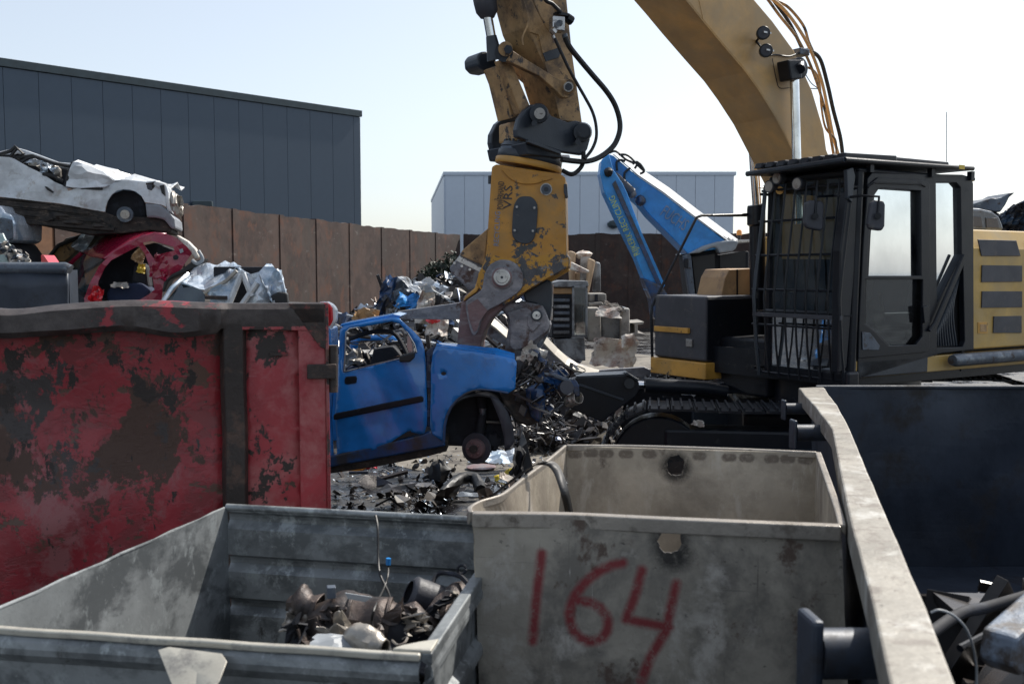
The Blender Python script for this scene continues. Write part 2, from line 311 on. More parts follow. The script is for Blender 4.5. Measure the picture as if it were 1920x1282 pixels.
m_exh = mat('sooty_exhaust_steel', (0.10, 0.075, 0.065), [((0.05, .045, .045), 8, .5, .08, .5, .5), ((0.3, .27, .25), 16, .65, .05, .3, .8)], rough=.5, metal=.5, bump=.5, bscale=40)
m_exhl = mat('pale_crumpled_foil', (0.38, 0.35, 0.31), [((0.16, .12, .1), 9, .6, .06, .5, .3)], rough=.38, metal=.5, bump=.3, bscale=60)
m_steelb = mat('blued_steel', (0.09, 0.11, 0.14), [((0.2, .22, .24), 6, .6, .08, .35, .8), ((.05, .035, .03), 10, .6, .05, .6, .2)], rough=.5, metal=.3, bump=.2)
m_txt = mat('faded_grey_lettering', (0.2, 0.26, 0.36), [], rough=.5)
m_txty = mat('yellow_green_lettering', (0.42, 0.48, 0.10), [], rough=.5)
m_txtb = mat('black_lettering', (0.03, 0.03, 0.035), [], rough=.5)
m_ylab = mat('safety_yellow', (0.6, 0.42, 0.05), [], rough=.5)
g_cab = glass('cab_glass', (0.36, 0.43, 0.43), 0.08, 0.09)
g_low = glass('tinted_lower_glass', (0.16, 0.2, 0.22), 0.05, 0.08, (.1, .1, .1))
g_dark = glass('dirty_windscreen', (0.1, 0.15, 0.18), 0.06, 0.22, (0.12, .16, .18))
def overlay(m, segs, r, soft, col, rough=None, nzamp=0.006):
    """paint capsule strokes (object-space end points) over a material"""
    N = m.node_tree.nodes; L = m.node_tree.links; P = [n for n in N if n.type == 'BSDF_PRINCIPLED'][0]
    tc = N.new('ShaderNodeTexCoord'); nn = N.new('ShaderNodeTexNoise'); nn.inputs['Scale'].default_value = 160; nn.inputs['Detail'].default_value = 4; L.new(tc.outputs['Object'], nn.inputs['Vector'])
    def vm(op, a, b=None):
        x = N.new('ShaderNodeVectorMath'); x.operation = op
        for i, v in enumerate((a, b)):
            if v is None: continue
            if isinstance(v, (tuple, Vector)): x.inputs[i].default_value = tuple(v)
            else: L.new(v, x.inputs[i])
        return x
    def mm(op, a, b, c=None, clamp=False):
        x = N.new('ShaderNodeMath'); x.operation = op; x.use_clamp = clamp
        for i, v in enumerate((a, b)):
            if isinstance(v, (int, float)): x.inputs[i].default_value = v
            else: L.new(v, x.inputs[i])
        return x.outputs[0]
    best = None
    for A, B in segs:
        ba = Vector(B) - Vector(A); pa = vm('SUBTRACT', tc.outputs['Object'], A).outputs[0]
        if ba.length < 1e-4: d = vm('LENGTH', pa).outputs['Value']
        else:
            h = mm('MULTIPLY', vm('DOT_PRODUCT', pa, ba).outputs['Value'], 1 / ba.length_squared, clamp=True)
            s = N.new('ShaderNodeVectorMath'); s.operation = 'SCALE'; s.inputs[0].default_value = tuple(ba); L.new(h, s.inputs['Scale'])
            d = vm('LENGTH', vm('SUBTRACT', pa, s.outputs[0]).outputs[0]).outputs['Value']
        best = d if best is None else mm('MINIMUM', best, d)
    best = mm('ADD', best, mm('MULTIPLY', mm('SUBTRACT', nn.outputs[0], .5), nzamp * 4))
    r1 = N.new('ShaderNodeMapRange'); r1.inputs[1].default_value = r + soft; r1.inputs[2].default_value = r - soft; L.new(best, r1.inputs[0])
    n2 = N.new('ShaderNodeTexNoise'); n2.inputs['Scale'].default_value = 34; n2.inputs['Detail'].default_value = 8; n2.inputs['Roughness'].default_value = .75; L.new(tc.outputs['Object'], n2.inputs['Vector'])
    r2 = N.new('ShaderNodeMapRange'); r2.inputs[1].default_value = .36; r2.inputs[2].default_value = .5; r2.inputs[3].default_value = .45; r2.inputs[4].default_value = .93; L.new(n2.outputs[0], r2.inputs[0]); f = mm('MULTIPLY', r1.outputs[0], r2.outputs[0])
    x = N.new('ShaderNodeMix'); x.data_type = 'RGBA'; L.new(f, x.inputs[0]); L.new(P.inputs['Base Color'].links[0].from_socket, x.inputs[6]); x.inputs[7].default_value = (*col, 1); L.new(x.outputs[2], P.inputs['Base Color'])
def text3d(s, P, dx, dy, size, mt, name, parent, width=None, ext=0.002):
    cu = bpy.data.curves.new('t', 'FONT'); cu.body = s; cu.size = size; cu.extrude = ext; cu.resolution_u = 2; o = bpy.data.objects.new('t', cu); COL.objects.link(o)
    me = bpy.data.meshes.new_from_object(o.evaluated_get(bpy.context.evaluated_depsgraph_get())); bpy.data.objects.remove(o)
    dx = Vector(dx).normalized(); dy = Vector(dy); dy = (dy - dx * dy.dot(dx)).normalized(); dz = dx.cross(dy)
    w = max(v.co.x for v in me.vertices); k = (width / w) if width else 1
    vs = [Vector(P) + dx * v.co.x * k + dy * v.co.y + dz * v.co.z for v in me.vertices]; fs = [tuple(p.vertices) for p in me.polygons]; bpy.data.meshes.remove(me)
    return MB().add(vs, fs).build(name, mt, parent)

# ================================================================== ground, far buildings, yard walls
gm = MB()
def gz(x, y):
    return 0.02 * noise.noise(Vector((x * .5, y * .5, 0))) if 6 < y < 30 else 0
gm.grid(lambda u, v: Vector((-16 + 34 * u, -3 + 46 * v, gz(-16 + 34 * u, -3 + 46 * v))), 68, 92, True)
gm.build('ground', m_ground, kind='structure')
MB().add([(-900, -300, -.06), (900, -300, -.06), (900, 1500, -.06), (-900, 1500, -.06)], [(0, 1, 2, 3)]).build('ground', m_ground, kind='structure')

dg = MB(); dg.grid(lambda u, v: (lambda a, q: Vector((.5 + cos(a) * q * 6.5 * (1 + .25 * noise.noise(Vector((cos(a) * 2, sin(a) * 2, 1)))), 20 + sin(a) * q * 8.5 * (1 + .2 * noise.noise(Vector((cos(a) * 3, sin(a) * 3, 5)))), .006 + .02 * noise.noise(Vector(((.5 + cos(a) * q * 6.5) * .5, (20 + sin(a) * q * 8.5) * .5, 0))) + .02 * (1 - q))))(2 * pi * u, .02 + v), 90, 12, True)
dg.build('ground', m_dust, kind='structure')
def clad(fr, cuts, ztop, zb, mt, par, depth=0.12, gap=0.05, name='panel'):
    for i in range(len(cuts) - 1):
        MB().box(fr, cuts[i] + gap / 2, cuts[i + 1] - gap / 2, -depth, 0, zb, ztop).build(name, mt, par)
# slate building, left
A = WY(-60, 107, 44.4); B = WY(672, 208, 60); zt = B.z; fb = fr2(Vector((A.x, A.y, 0)), Vector((B.x, B.y, 0)))
tb = thing('warehouse', 'long slate blue warehouse with a flat roof rising behind the rusty yard wall', 'building', fb.at(0, 0, 0))
ln = fb.loc(B)[0]
MB().box(fb, -40, ln - .02, 0.002, 30, 0, zt - .1).build('wall', m_bdark, tb)
cuts = [fb.loc(fb.p(x, 300, 0))[0] for x in (-53, 9, 75, 136, 194, 249, 302, 353, 401, 447, 492, 537, 580, 622, 661, 674)]
clad(fb, cuts, zt - .4, 0, m_bdark, tb, gap=.02)
MB().box(fb, -40, ln + .12, -.2, 30.2, zt - .36, zt).build('roof_trim', m_btrim, tb)
lx = fb.p(380, 381, -.4); MB().box(Fr((lx.x, lx.y), 12), -.5, .5, -.3, .3, lx.z - .2, lx.z + .1).build('wall_lamp', m_btrim, tb, bevel=.05)
# grey building, centre
A = WY(835, 323, 80); B = WY(1376, 323, 80); zt2 = A.z; fg = F0
tg = thing('warehouse', 'pale grey metal warehouse behind the yellow shear and the blue crane', 'building', (A.x, 80, 0))
MB().prism([Vector((A.x, 80, 0)), Vector((B.x, 80, 0)), Vector((B.x + 2, 111, 0)), Vector((-8.8, 111, 0))], UP * (zt2 - .1)).build('wall', m_bgrey, tg)
xs = [A.x + (B.x - A.x) * i / 15 for i in range(16)]
clad(F0.__class__((0, 80), 0), xs, zt2 - .25, 0, m_bgrey, tg, gap=.03)
f3 = fr2(Vector((-8.8, 111, 0)), Vector((A.x, 80, 0))); L3 = (Vector((-8.8, 111, 0)) - Vector((A.x, 80, 0))).length
clad(f3, [L3 * i / 9 for i in range(10)], zt2 - .25, 0, m_bgrey, tg, gap=.03)
MB().prism([Vector((A.x - .15, 79.8, zt2 - .24)), Vector((B.x + .15, 79.8, zt2 - .24)), Vector((B.x + 2.1, 111.2, zt2 - .24)), Vector((-9, 111.2, zt2 - .24))], UP * .26).build('roof_trim', m_bgrey, tg)
q = WY(1150, 421, 79.6); MB().ball(q, .42, 10, sq=(1.2, 1, .8)).build('wall_lamp', m_btrim, tg)

# yard walls: sheets between posts
def yard_wall(fr, cuts, tops, label, mt=m_wallr, mo=None):
    t = thing('yard_wall', label, 'wall', fr.at(cuts[0], 0, 0))
    for i in range(len(cuts) - 1):
        u0, u1 = cuts[i] + .01, cuts[i + 1] - .01; z0, z1 = tops[i], tops[i + 1]; r = random.Random(i)
        pts = [fr.at(u0, 0, 0), fr.at(u1, 0, 0)] + [fr.at(u1 + (u0 - u1) * k / 7, 0, z1 + (z0 - z1) * k / 7 + r.uniform(-.025, .025)) for k in range(8)]
        MB().prism(pts, fr.b * .12).build('panel', (mo if mo and i < 2 else mt), t)
        MB().box(fr, cuts[i] - .09, cuts[i] + .09, -.025, .2, 0, tops[i] + .02).build('post', mt, t)
    for i in range(0):
        MB().box(fr, cuts[i] + .1, cuts[i + 1] - .1, -.008, .0, min(tops[i:i + 2]) * .62, min(tops[i:i + 2]) * .62 + .05).build('seam', mt, t)
    return t
A = WY(347, 383, 24); B = WY(863, 440, 40); fw = fr2(Vector((A.x, A.y, 0)), Vector((B.x, B.y, 0)))
pxs = [-60, 20, 105, 190, 270, 347, 439, 527, 595, 657, 717, 770, 818, 863]
tys = [330, 340, 351, 362, 373, 383, 393, 404, 412, 420, 427, 432, 437, 440]
Ps = [fw.p(x, y, 0) for x, y in zip(pxs, tys)]
yard_wall(fw, [fw.loc(p)[0] for p in Ps], [p.z for p in Ps], 'rusty brown steel yard wall running back along the left behind the stacked cars', mo=m_wallo)
fw2 = fr2(Vector((B.x + .15, 40, 0)), Vector((B.x + 30, 40, 0))); pxs = list(range(873, 2300, 62)); Ps = [fw2.p(x, 439 - (x - 863) * .004, 0) for x in pxs]
yard_wall(fw2, [fw2.loc(p)[0] for p in Ps], [p.z + RNG.uniform(-.04, .04) for p in Ps], 'dark brown steel yard wall across the back behind the blue crane')

# ================================================================== foreground bins
def wallgrid(fn, nu, nv, name, mt, par, solid=.008, **k): return MB().grid(fn, nu, nv).build(name, mt, par, solid=solid, **k)
# --- beige bin 164
hb = 1.4
NL, NR, FRc, FL = [WZ(x, y, hb) for x, y in ((886, 960), (1575, 984), (1531, 848), (1062, 835))]
tbin = thing('scrap_bin', 'weathered beige steel bin with 164 sprayed in dark red, burnt hole near its rim', 'bin', ((NL.x + NR.x) / 2, (NL.y + FL.y) / 2, 0))
ff = fr2(NL, NR); W0 = worg(tbin)
m_bf = mat('beige_bin_front', (0.31, 0.28, 0.235), [((0.165, .15, .13), (2.6, 2.6, 2.2), .53, .06, .6), ((0.42, .39, .35), (3.2, 3.2, 2.6), .59, .05, .5), ((0.10, .07, .055), (5, 5, 4), .60, .03, .7), ((0.1, .09, .085), (1.5, 1.5, 70), .66, .03), ((.12, .105, .09), (60, 60, 2.5), .66, .03), ((.5, .47, .43), (50, 50, 3), .69, .02), ((0.06, .052, .045), (22, 22, 40), .66, .03)], rough=.55, metal=.12, bump=.3, bscale=26)
def circ(cx, cy, rx, ry, n=18, j=0, seed=1):
    r = random.Random(seed); return [(cx + cos(2 * pi * i / n) * rx * (1 + r.uniform(-j, j)), cy + sin(2 * pi * i / n) * ry * (1 + r.uniform(-j, j))) for i in range(n)]
bot = [(905, 1430), (1600, 1480)]
f1 = sheet(ff, [(889, 968), (1577, 990), (1600, 1560), (905, 1500)], [circ(1256, 1013, 22, 23, 22, .09)], 0, 'front_wall', m_bf, tbin, thick=.008, d=.06, disp=lambda u, z: .012 * noise.noise(Vector((u * 2, z * 2.5, 0))))
o = lambda x, y: tuple(ff.p(x, y, 0) - W0)
def chain(L): return [(o(*L[i]), o(*L[i + 1])) for i in range(len(L) - 1)]
overlay(m_bf, chain([(1016, 1037), (1006, 1117), (999, 1200)]) + chain([(1168, 1054), (1146, 1059), (1127, 1068), (1108, 1081), (1092, 1097), (1079, 1114), (1071, 1133), (1067, 1150), (1070, 1167), (1076, 1182), (1087, 1194), (1101, 1201), (1116, 1201), (1130, 1194), (1138, 1182), (1141, 1167), (1136, 1151), (1125, 1138), (1108, 1129), (1085, 1125)]) + chain([(1204, 1067), (1190, 1117), (1174, 1160), (1218, 1169), (1254, 1175)]) + chain([(1268, 1092), (1257, 1142), (1248, 1183), (1219, 1233), (1203, 1275)]), .018, .010, (0.20, .016, .022), nzamp=.002)
overlay(m_bf, [(o(1256, 1016), o(1262, 1034))], .068, .024, (.013, .011, .011), nzamp=.008)
wig = lambda u: .03 * sin(u * 9) + .02 * sin(u * 23 + 1)
rimL = spline([WZ(x, y, hb) for x, y in ((886, 960), (884, 951), (902, 940), (938, 929), (960, 915), (985, 895), (1022, 868), (1062, 835))], 5)
rimR = spline([NR, WZ(1566, 950, hb), WZ(1549, 900, hb), FRc], 5)
rimB = spline([FL, WZ(1200, 836, hb), WZ(1390, 842, hb), FRc], 8); rimF = spline([WZ(886, 960, hb), WZ(1060, 962, hb), WZ(1260, 971, hb), NR], 8)
def wallunder(rim, base, nv, name, par, mt, amp=.015, seed=0):
    n = len(rim) - 1
    def fn(u, v):
        i = min(n, int(round(u * n))); P = rim[i]; Q = base(u); t = v ** .6
        return Vector((P.x * (1 - t) + Q.x * t, P.y * (1 - t) + Q.y * t, P.z * (1 - v) + .12 * v)) + Vector((1, .3, 0)) * amp * noise.noise(Vector((u * 4 + seed, v * 4, seed))) * min(1, v * 5)
    return wallgrid(fn, n, nv, name, mt, par)
lerp = lambda A, B: (lambda u: A.lerp(B, u))
wallunder(rimL, lerp(Vector((ff.at(.05, 0, 0).x, ff.at(.05, 0, 0).y, 0)), FL), 14, 'side_wall', tbin, m_beige, .03, 1)
wallunder(rimR, lerp(NR, FRc), 14, 'side_wall', tbin, m_beige, .02, 4)
# back wall with its burnt hole
fbk = fr2(FL, FRc)
m_bb = mat('beige_bin_back', (0.42, 0.37, 0.30), [((0.27, .235, .19), (2.4, 2.4, 2.4), .52, .08, .6), ((0.5, .46, .4), (9, 9, 2.5), .6, .06, .55), ((0.1, .075, .06), (6, 6, 3.5), .68, .04, .7), ((0.06, .05, .045), (30, 30, 9), .7, .03)], rough=.55, metal=.12, bump=.3, bscale=26)
sheet(fbk, [(1063, 836), (1530, 849), (1535, 1330), (1070, 1300)], [circ(1267, 872, 16, 20, 20, .12, 4)], 0, 'back_wall', m_bb, tbin, thick=.008, d=.07, disp=lambda u, z: .012 * noise.noise(Vector((u * 2, z * 2.5, 9))))
o = lambda x, y: tuple(fbk.p(x, y, 0) - W0)
overlay(m_bb, [(o(1267, 874), o(1267, 876))], .075, .02, (.02, .017, .016))
overlay(m_bb, [(o(x - 6, y), o(x + 6, y)) for x, y in ((1078, 851), (1108, 849), (1137, 850), (1174, 851), (1218, 851), (1311, 854), (1367, 857), (1400, 858), (1447, 860), (1477, 860), (1510, 862))], .022, .005, (.13, .105, .085), nzamp=.003)
# rim lips
def lip(rim, name, par, mt, h=.055, w=.022, out=None):
    mb = MB(); n = len(rim)
    vs = []
    for i, P in enumerate(rim):
        t = (rim[min(i + 1, n - 1)] - rim[max(i - 1, 0)]).normalized(); s = Vector((t.y, -t.x, 0)) * w
        if out: s = Vector(out) * w
        vs += [P + s * 1.1 + UP * .004, P - s * .35 + UP * .004, P - s * .35 - UP * h * .5, P + s * 1.1 - UP * h]
    for i in range(n - 1):
        for k in range(4): mb_f = (i * 4 + k, i * 4 + (k + 1) % 4, (i + 1) * 4 + (k + 1) % 4, (i + 1) * 4 + k); mb.f.append(mb_f); mb.sm.append(False)
    mb.f += [(0, 1, 2, 3), tuple((n - 1) * 4 + k for k in range(4))]; mb.sm += [False, False]; mb.v += vs
    return mb.build(name, mt, par, bevel=.006)
m_rim = mat('bin_rim_steel', (0.3, 0.27, 0.235), [((0.14, .12, .1), (9, 9, 9), .6, .06, .6)], rough=.42, metal=.4, bump=.2)
lip(rimF, 'rim', tbin, m_rim, .052, .03); lip(rimL, 'rim', tbin, m_rim, .05, .014, (-1, -.2, 0)); lip(rimR, 'rim', tbin, m_rim, .04, .02); lip([p + UP * .002 for p in rimB], 'rim', tbin, m_rim, .03, .015)
MB().add([Vector((p.x, p.y, .14)) for p in (NL, NR, FRc, FL)], [(0, 1, 2, 3)]).build('floor_plate', m_beige, tbin, solid=.01)
# belt hanging over its left side
bp = spline([WZ(940, 890, 1.3) + Vector((-.2, .1, -.25)), WZ(985, 882, 1.42), WZ(1022, 868, 1.44), WZ(1040, 875, 1.42), WZ(1052, 900, 1.38), WZ(1062, 935, 1.3), WZ(1070, 975, 1.15), WZ(1078, 1010, 1.0)], 6)
bm_ = MB(); bw = Vector((.017, .02, .004))
for P in bp: bm_.v += [P - bw, P + bw]
bm_.f = [(2 * i, 2 * i + 1, 2 * i + 3, 2 * i + 2) for i in range(len(bp) - 1)]; bm_.sm = [True] * len(bm_.f)
bm_.build('rubber_strap', m_rubber, solid=.004, label='black rubber strap hanging over the dented left rim of bin 164', cat='strap')

# --- galvanised bin, left
hL = 1.15
aNL, aNR, aFR, aFL = WZ(-70, 1170, hL), WZ(790, 1225, hL), WZ(960, 978, hL), WZ(425, 950, hL)
tl = thing('scrap_bin', 'low galvanised steel bin with ribbed walls, exhaust scrap lying in its right corner', 'bin', ((aNL.x + aNR.x) / 2, (aNL.y + aFL.y) / 2, 0))
def rib(v):
    x = v * 5 % 1; t = min(1, max(0, (x - .3) / .08)) * min(1, max(0, (.66 - x) / .08)); return .032 * t
def ribwall(P, Q, name, seed=0, s=1, n=26, nv=60, mt=m_galv):
    d = (Q - P); nrm = Vector((d.y, -d.x, 0)).normalized() * s
    wallgrid(lambda u, v: P.lerp(Q, u) - UP * v * (hL - .08) + nrm * (rib(v + .04) + .006 * noise.noise(Vector((u * 3, v * 3, seed)))), n, nv, name, mt, tl)
ribwall(aFL, aFR, 'back_wall', 1, -1); ribwall(aNL, aNR, 'front_wall', 3, 1); ribwall(aNR, aFR, 'side_wall', 5, 1)
wallgrid(lambda u, v: aNL.lerp(aFL, u) - UP * v * (hL - .08) + Vector((1, 0, 0)) * (.05 * v * (1 - u) + .012 * noise.noise(Vector((u * 3, v * 3, 8)))), 20, 16, 'side_wall', m_galv, tl)
MB().tube([aFL, aFR], .017, 10).build('top_rim', m_galv, tl)
m_grim = mat('bright_galvanised_rim', (0.5, 0.47, 0.4), [((0.2, .19, .18), (8, 8, 8), .6, .08, .5)], rough=.42, metal=.35, bump=.1)
lip([aNL.lerp(aNR, i / 20) + UP * .0012 * sin(i * 1.3) for i in range(21)], 'top_rim', tl, m_grim, .02, .018)
lip([aNR.lerp(aFR, i / 12) for i in range(13)], 'top_rim', tl, m_galv, .035, .03)
lip([aFL.lerp(aNL, i / 14) + UP * .003 * sin(i * 2.1) for i in range(15)], 'top_rim', tl, m_galv, .02, .010)
MB().add([Vector((p.x, p.y, .1)) for p in (aNL, aNR, aFR, aFL)], [(0, 1, 2, 3)]).build('floor_plate', m_galv, tl, solid=.01)
# torn, bent lip in front and corner gusset
fl = fr2(aNL, aNR)
tear = [(313, 1206), (330, 1203), (430, 1213), (446, 1222), (449, 1243), (440, 1262), (428, 1280), (395, 1262), (355, 1235)]
P = [fl.p(x, y, 0) for x, y in tear]; cen = sum(P, Vector()) / len(P)
MB().add([p - fl.b * (.02 + .19 * max(0, min(1, (aNL.z - p.z) / .11))) for p in P] + [cen - fl.b * .10], [(i, (i + 1) % 9, 9) for i in range(9)], True).build('bent_flap', m_grim, tl, solid=.005, bevel=.002)
MB().prism([aNR + fl.a * -.09 + UP * .012, aNR + UP * .012 + fl.a * .03, aNR + fl.a * .03 + fl.b * .1 + UP * .012, aNR + fl.a * -.02 + fl.b * .07 + UP * .012, aNR - fl.a * .07 + fl.b * .03 + UP * .012], UP * -.012).build('corner_plate', m_grim, tl, bevel=.003)
sr = fr2(aNR, aFR); MB().tube([sr.at(.05, -.04, .62), sr.at(.30, -.04, .86)], .012, 8).build('side_brace', m_galv, tl)
MB().box(sr, .02, .09, -.035, -.004, .0, 1.1).build('side_post', m_galv, tl, bevel=.004)

# exhaust scrap inside the galvanised bin (top of the heap about 0.75 m)
Y1 = 3.95
can = thing('crushed_catalytic_converter', 'large brown crushed catalytic converter with a torn pipe mouth, top of the galvanised bin', 'exhaust part', WY(680, 1190, Y1))
canister(WY(585, 1150, Y1 + .05), WY(800, 1178, Y1 - .03), [(0, .05), (.06, .055), (.2, .085), (.3, .1), (.34, .092), (.62, .1), (.68, .088), (.85, .09), (1, .045)], 'shell', m_exh, can, seed=3, crush=.24)
canister(WY(540, 1135, Y1 + .08), WY(596, 1150, Y1 + .05), [(0, .04), (.4, .05), (.7, .035), (1, .05)], 'pipe_mouth', m_exh, can, seed=8, crush=.7)
MB().box(Fr((WY(622, 1110, Y1).x, Y1 - .02), 15), -.015, .02, -.01, .03, WY(622, 1118, Y1).z, WY(622, 1097, Y1).z).build('bracket', m_steelb, can, bevel=.003)
for t in (.33, .66):
    c = WY(585, 1150, Y1 + .05).lerp(WY(800, 1178, Y1 - .03), t); ax = (WY(800, 1178, Y1) - WY(585, 1150, Y1)).normalized(); MB().tube([c - ax * .008, c + ax * .008], .106, 22).build('band', m_exh, can, bevel=.003)
plate(F0, [(647, 1111), (697, 1119), (685, 1128), (652, 1122)], Y1 - .115, Y1 - .11, 'sticker', m_greywht, can, bevel=0)
canister(WY(790, 1170, Y1 - .02), WY(735, 1215, Y1 - .12), [(0, .05), (.3, .09), (.7, .085), (1, .03)], 'muffler_end', m_dark, None, 11, .35, label='black burnt muffler end lying across the brown converter', cat='exhaust part')
canister(WY(765, 1110, 4.25), WY(835, 1135, 4.3), [(0, .05), (.1, .075), (.8, .08), (1, .03)], 'small_silencer', m_greyplastic, None, 21, .1, label='smooth dark round silencer behind the brown converter', cat='exhaust part')
canister(WY(800, 1175, 3.95), WY(875, 1100, 4.35), [(0, .03), (.2, .05), (.8, .055), (1, .03)], 'exhaust_pipe', m_exh, None, 23, .15, label='black bent exhaust pipe leaning into the far right corner of the galvanised bin', cat='exhaust pipe')
canister(WY(838, 1160, 4.05), WY(862, 1128, 4.2), [(0, .012), (.4, .035), (1, .02)], 'torn_pipe_end', m_exhl, None, 25, .9, label='shiny torn pipe end by the right wall of the galvanised bin', cat='exhaust pipe')
shard(WY(757, 1155, 3.86), .14, .1, (1.1, .5, .3), 31, m_exh, 'torn_heat_shield', None, .06, 14, label='twisted glossy heat shield scrap on the converter end', cat='scrap metal')
shard(WY(780, 1172, 3.84), .12, .09, (1.3, .2, 1.0), 35, m_exhl, 'crumpled_foil', None, .07, 16, label='crumpled bright foil shreds right of the converter', cat='scrap metal')
shard(WY(600, 1195, 3.78), .2, .16, (.9, -.3, .5), 32, m_exh, 'brown_sheet_scrap', None, .06, 8, label='brown folded sheet scrap under the converter', cat='scrap metal')
shard(WY(645, 1185, 3.76), .17, .1, (.7, .2, -.4), 36, m_exhl, 'beige_foil_scrap', None, .05, 10, label='flat beige foil scrap in front of the converter', cat='scrap metal')
canister(WY(652, 1188, 3.68), WY(722, 1212, 3.6), [(0, .03), (.15, .05), (.8, .055), (1, .03)], 'crushed_foil_can', m_exhl, None, 33, .3, label='pale crushed foil covered can against the front wall of the galvanised bin', cat='scrap metal')
shard(WY(640, 1212, 3.6), .28, .14, (.3, .1, .2), 34, m_greywht, 'grey_plate_scrap', None, .02, 5, label='smooth light grey plate below the crushed can', cat='scrap metal')
shard(WY(760, 1230, 3.7), .4, .3, (.1, .1, .2), 37, m_dark, 'dark_sheet_scrap', None, .06, 5, label='dark sheet scrap at the bottom of the galvanised bin', cat='scrap metal')
for i, (x, y, Y, a, b, mt, lb) in enumerate(((560, 1165, 3.95, .14, .08, m_exhl, 'torn silvery pipe rim at the left end of the converter'), (625, 1150, 3.86, .1, .06, m_exh, 'small twisted bracket scrap on the left half of the converter'), (705, 1200, 3.7, .12, .1, m_exh, 'dark folded plate between the converter and the pale can'), (820, 1150, 4.0, .16, .1, m_dark, 'black folded sheet between the silencer and the exhaust pipe'), (845, 1130, 4.15, .12, .08, m_exhl, 'bright crumpled foil by the far right corner of the galvanised bin'), (560, 1205, 3.75, .22, .1, m_dark, 'dark bent sheet at the left foot of the converter'))):
    shard(WY(x, y, Y), a, b, (1.0 + .3 * i, .4 * i, .7 * i), 200 + i, mt, 'exhaust_scrap', None, .05, 13, label=lb, cat='scrap metal')
r = random.Random(5); hp = MB()
for i in range(260):
    u, v = r.random(), r.random(); P = aNL.lerp(aNR, .45 + .52 * u).lerp(aFL.lerp(aFR, .45 + .4 * u), .08 + .8 * v); P.z = .25 + .22 * r.random() + .18 * u
    s = r.uniform(.02, .08); R = Matrix.Rotation(r.uniform(0, 6), 3, Vector((r.random(), r.random(), r.random())).normalized())
    hp.add([P + R @ Vector((x * s * r.uniform(.5, 2), y * s, z * s * .35)) for x in (-1, 1) for y in (-1, 1) for z in (-1, 1)], [(0, 1, 3, 2), (4, 6, 7, 5), (0, 4, 5, 1), (2, 3, 7, 6), (0, 2, 6, 4), (1, 5, 7, 3)])
MB.build(hp, 'small_scrap', m_oily, kind='stuff', label='small dark scrap filling the bottom of the galvanised bin')
cb = thing('cable', 'thin black cable dangling down the back wall of the galvanised bin', 'cable', WY(708, 990, 4.7))
MB().tube(spline([WY(704, 966, 4.62), WY(708, 990, 4.56), WY(709, 1040, 4.5), WY(712, 1075, 4.42), WY(728, 1110, 4.3), WY(733, 1128, 4.1)], 6), .006, 6).build('cable_run', m_rubber, cb)
MB().tube(spline([WY(728, 1060, 4.45), WY(727, 1080, 4.4), WY(719, 1104, 4.3), WY(704, 1135, 3.85), WY(697, 1165, 3.82), WY(705, 1190, 3.8)], 6), .005, 6).build('cable_branch', m_rubber, cb)
MB().tube([WY(728.5, 1046, 4.45), WY(728, 1058, 4.45)], .012, 8).build('plug', m_fuchs, cb)
MB().tube(spline([WY(808, 1100, 4.3), WY(822, 1075, 4.35), WY(850, 1076, 4.3), WY(866, 1082, 4.25), WY(878, 1095, 4.2)], 5), .011, 6).build('bent_rod', m_dark, label='black bent hanger rod standing above the silencer', cat='rod')
MB().tube([WY(866 + 8 * cos(a / 2), 1067 + 8 * sin(a / 2), 4.28) for a in range(13)], .006, 6).build('hanger_ring', m_dark, label='small black wire ring at the top of the hanger rod', cat='ring')
MB().tube(spline([WY(735, 1200, 3.7), WY(745, 1208, 3.66), WY(758, 1205, 3.66), WY(764, 1195, 3.7)], 5), .005, 6).build('wire_loop', m_exhl, label='thin pale wire loop beside the crushed can', cat='wire')

# --- red container
fc = Fr((WY(605, 568, 5.45).x, 5.45), 10.3)
zt = fc.p(605, 568, 0).z
tr = thing('roll_off_container', 'battered red roll-off container with large rust patches and a buckled top rail', 'container', fc.at(-1.6, 0, 0))
uL = -3.3
def cpl(pts, w0, w1, name, mt, bev=.006, par=tr): return plate(fc, pts, w0, w1, name, mt, par, bevel=bev)
U = lambda px: fc.loc(fc.p(px, 700, 0))[0]
u410, u462, u560, u612 = U(410), U(462), U(560), U(611)
sk = creases(5, .012, .9, 3)
sheet(fc, [(uL, .0), (U(415), .0), (U(415), zt - .05), (uL, zt - .05)], [], .07, 'side_panel', m_red, tr, thick=.01, d=.08, px=False, disp=lambda u, z: .07 * noise.noise(Vector((u * .8, z * .9, 2))) + .035 * noise.noise(Vector((u * 2.2, z * 2.2, 5))) - .09 * math.exp(-((u - U(90)) ** 2 + (z - .95) ** 2) * 30), smooth=True)
m_redpost = mat('red_post_paint', (.32, .03, .04), [((.36, .1, .1), 2.5, .5, .06), (DKRUST, (3.6, 3.6, 2.8), .585, .01, .6), (RUST, 9, .64, .02), ((.42, .3, .3), (2, 2, 60), .69, .012)], rough=.4, bump=.4, bscale=16)
sheet(fc, [(U(455), .0), (U(568), .0), (U(568), zt - .1), (U(455), zt - .1)], [], .06, 'side_panel', m_redpost, tr, thick=.01, d=.07, px=False, disp=lambda u, z: .02 * noise.noise(Vector((u * 2, z * 1.2, 7))), smooth=True)
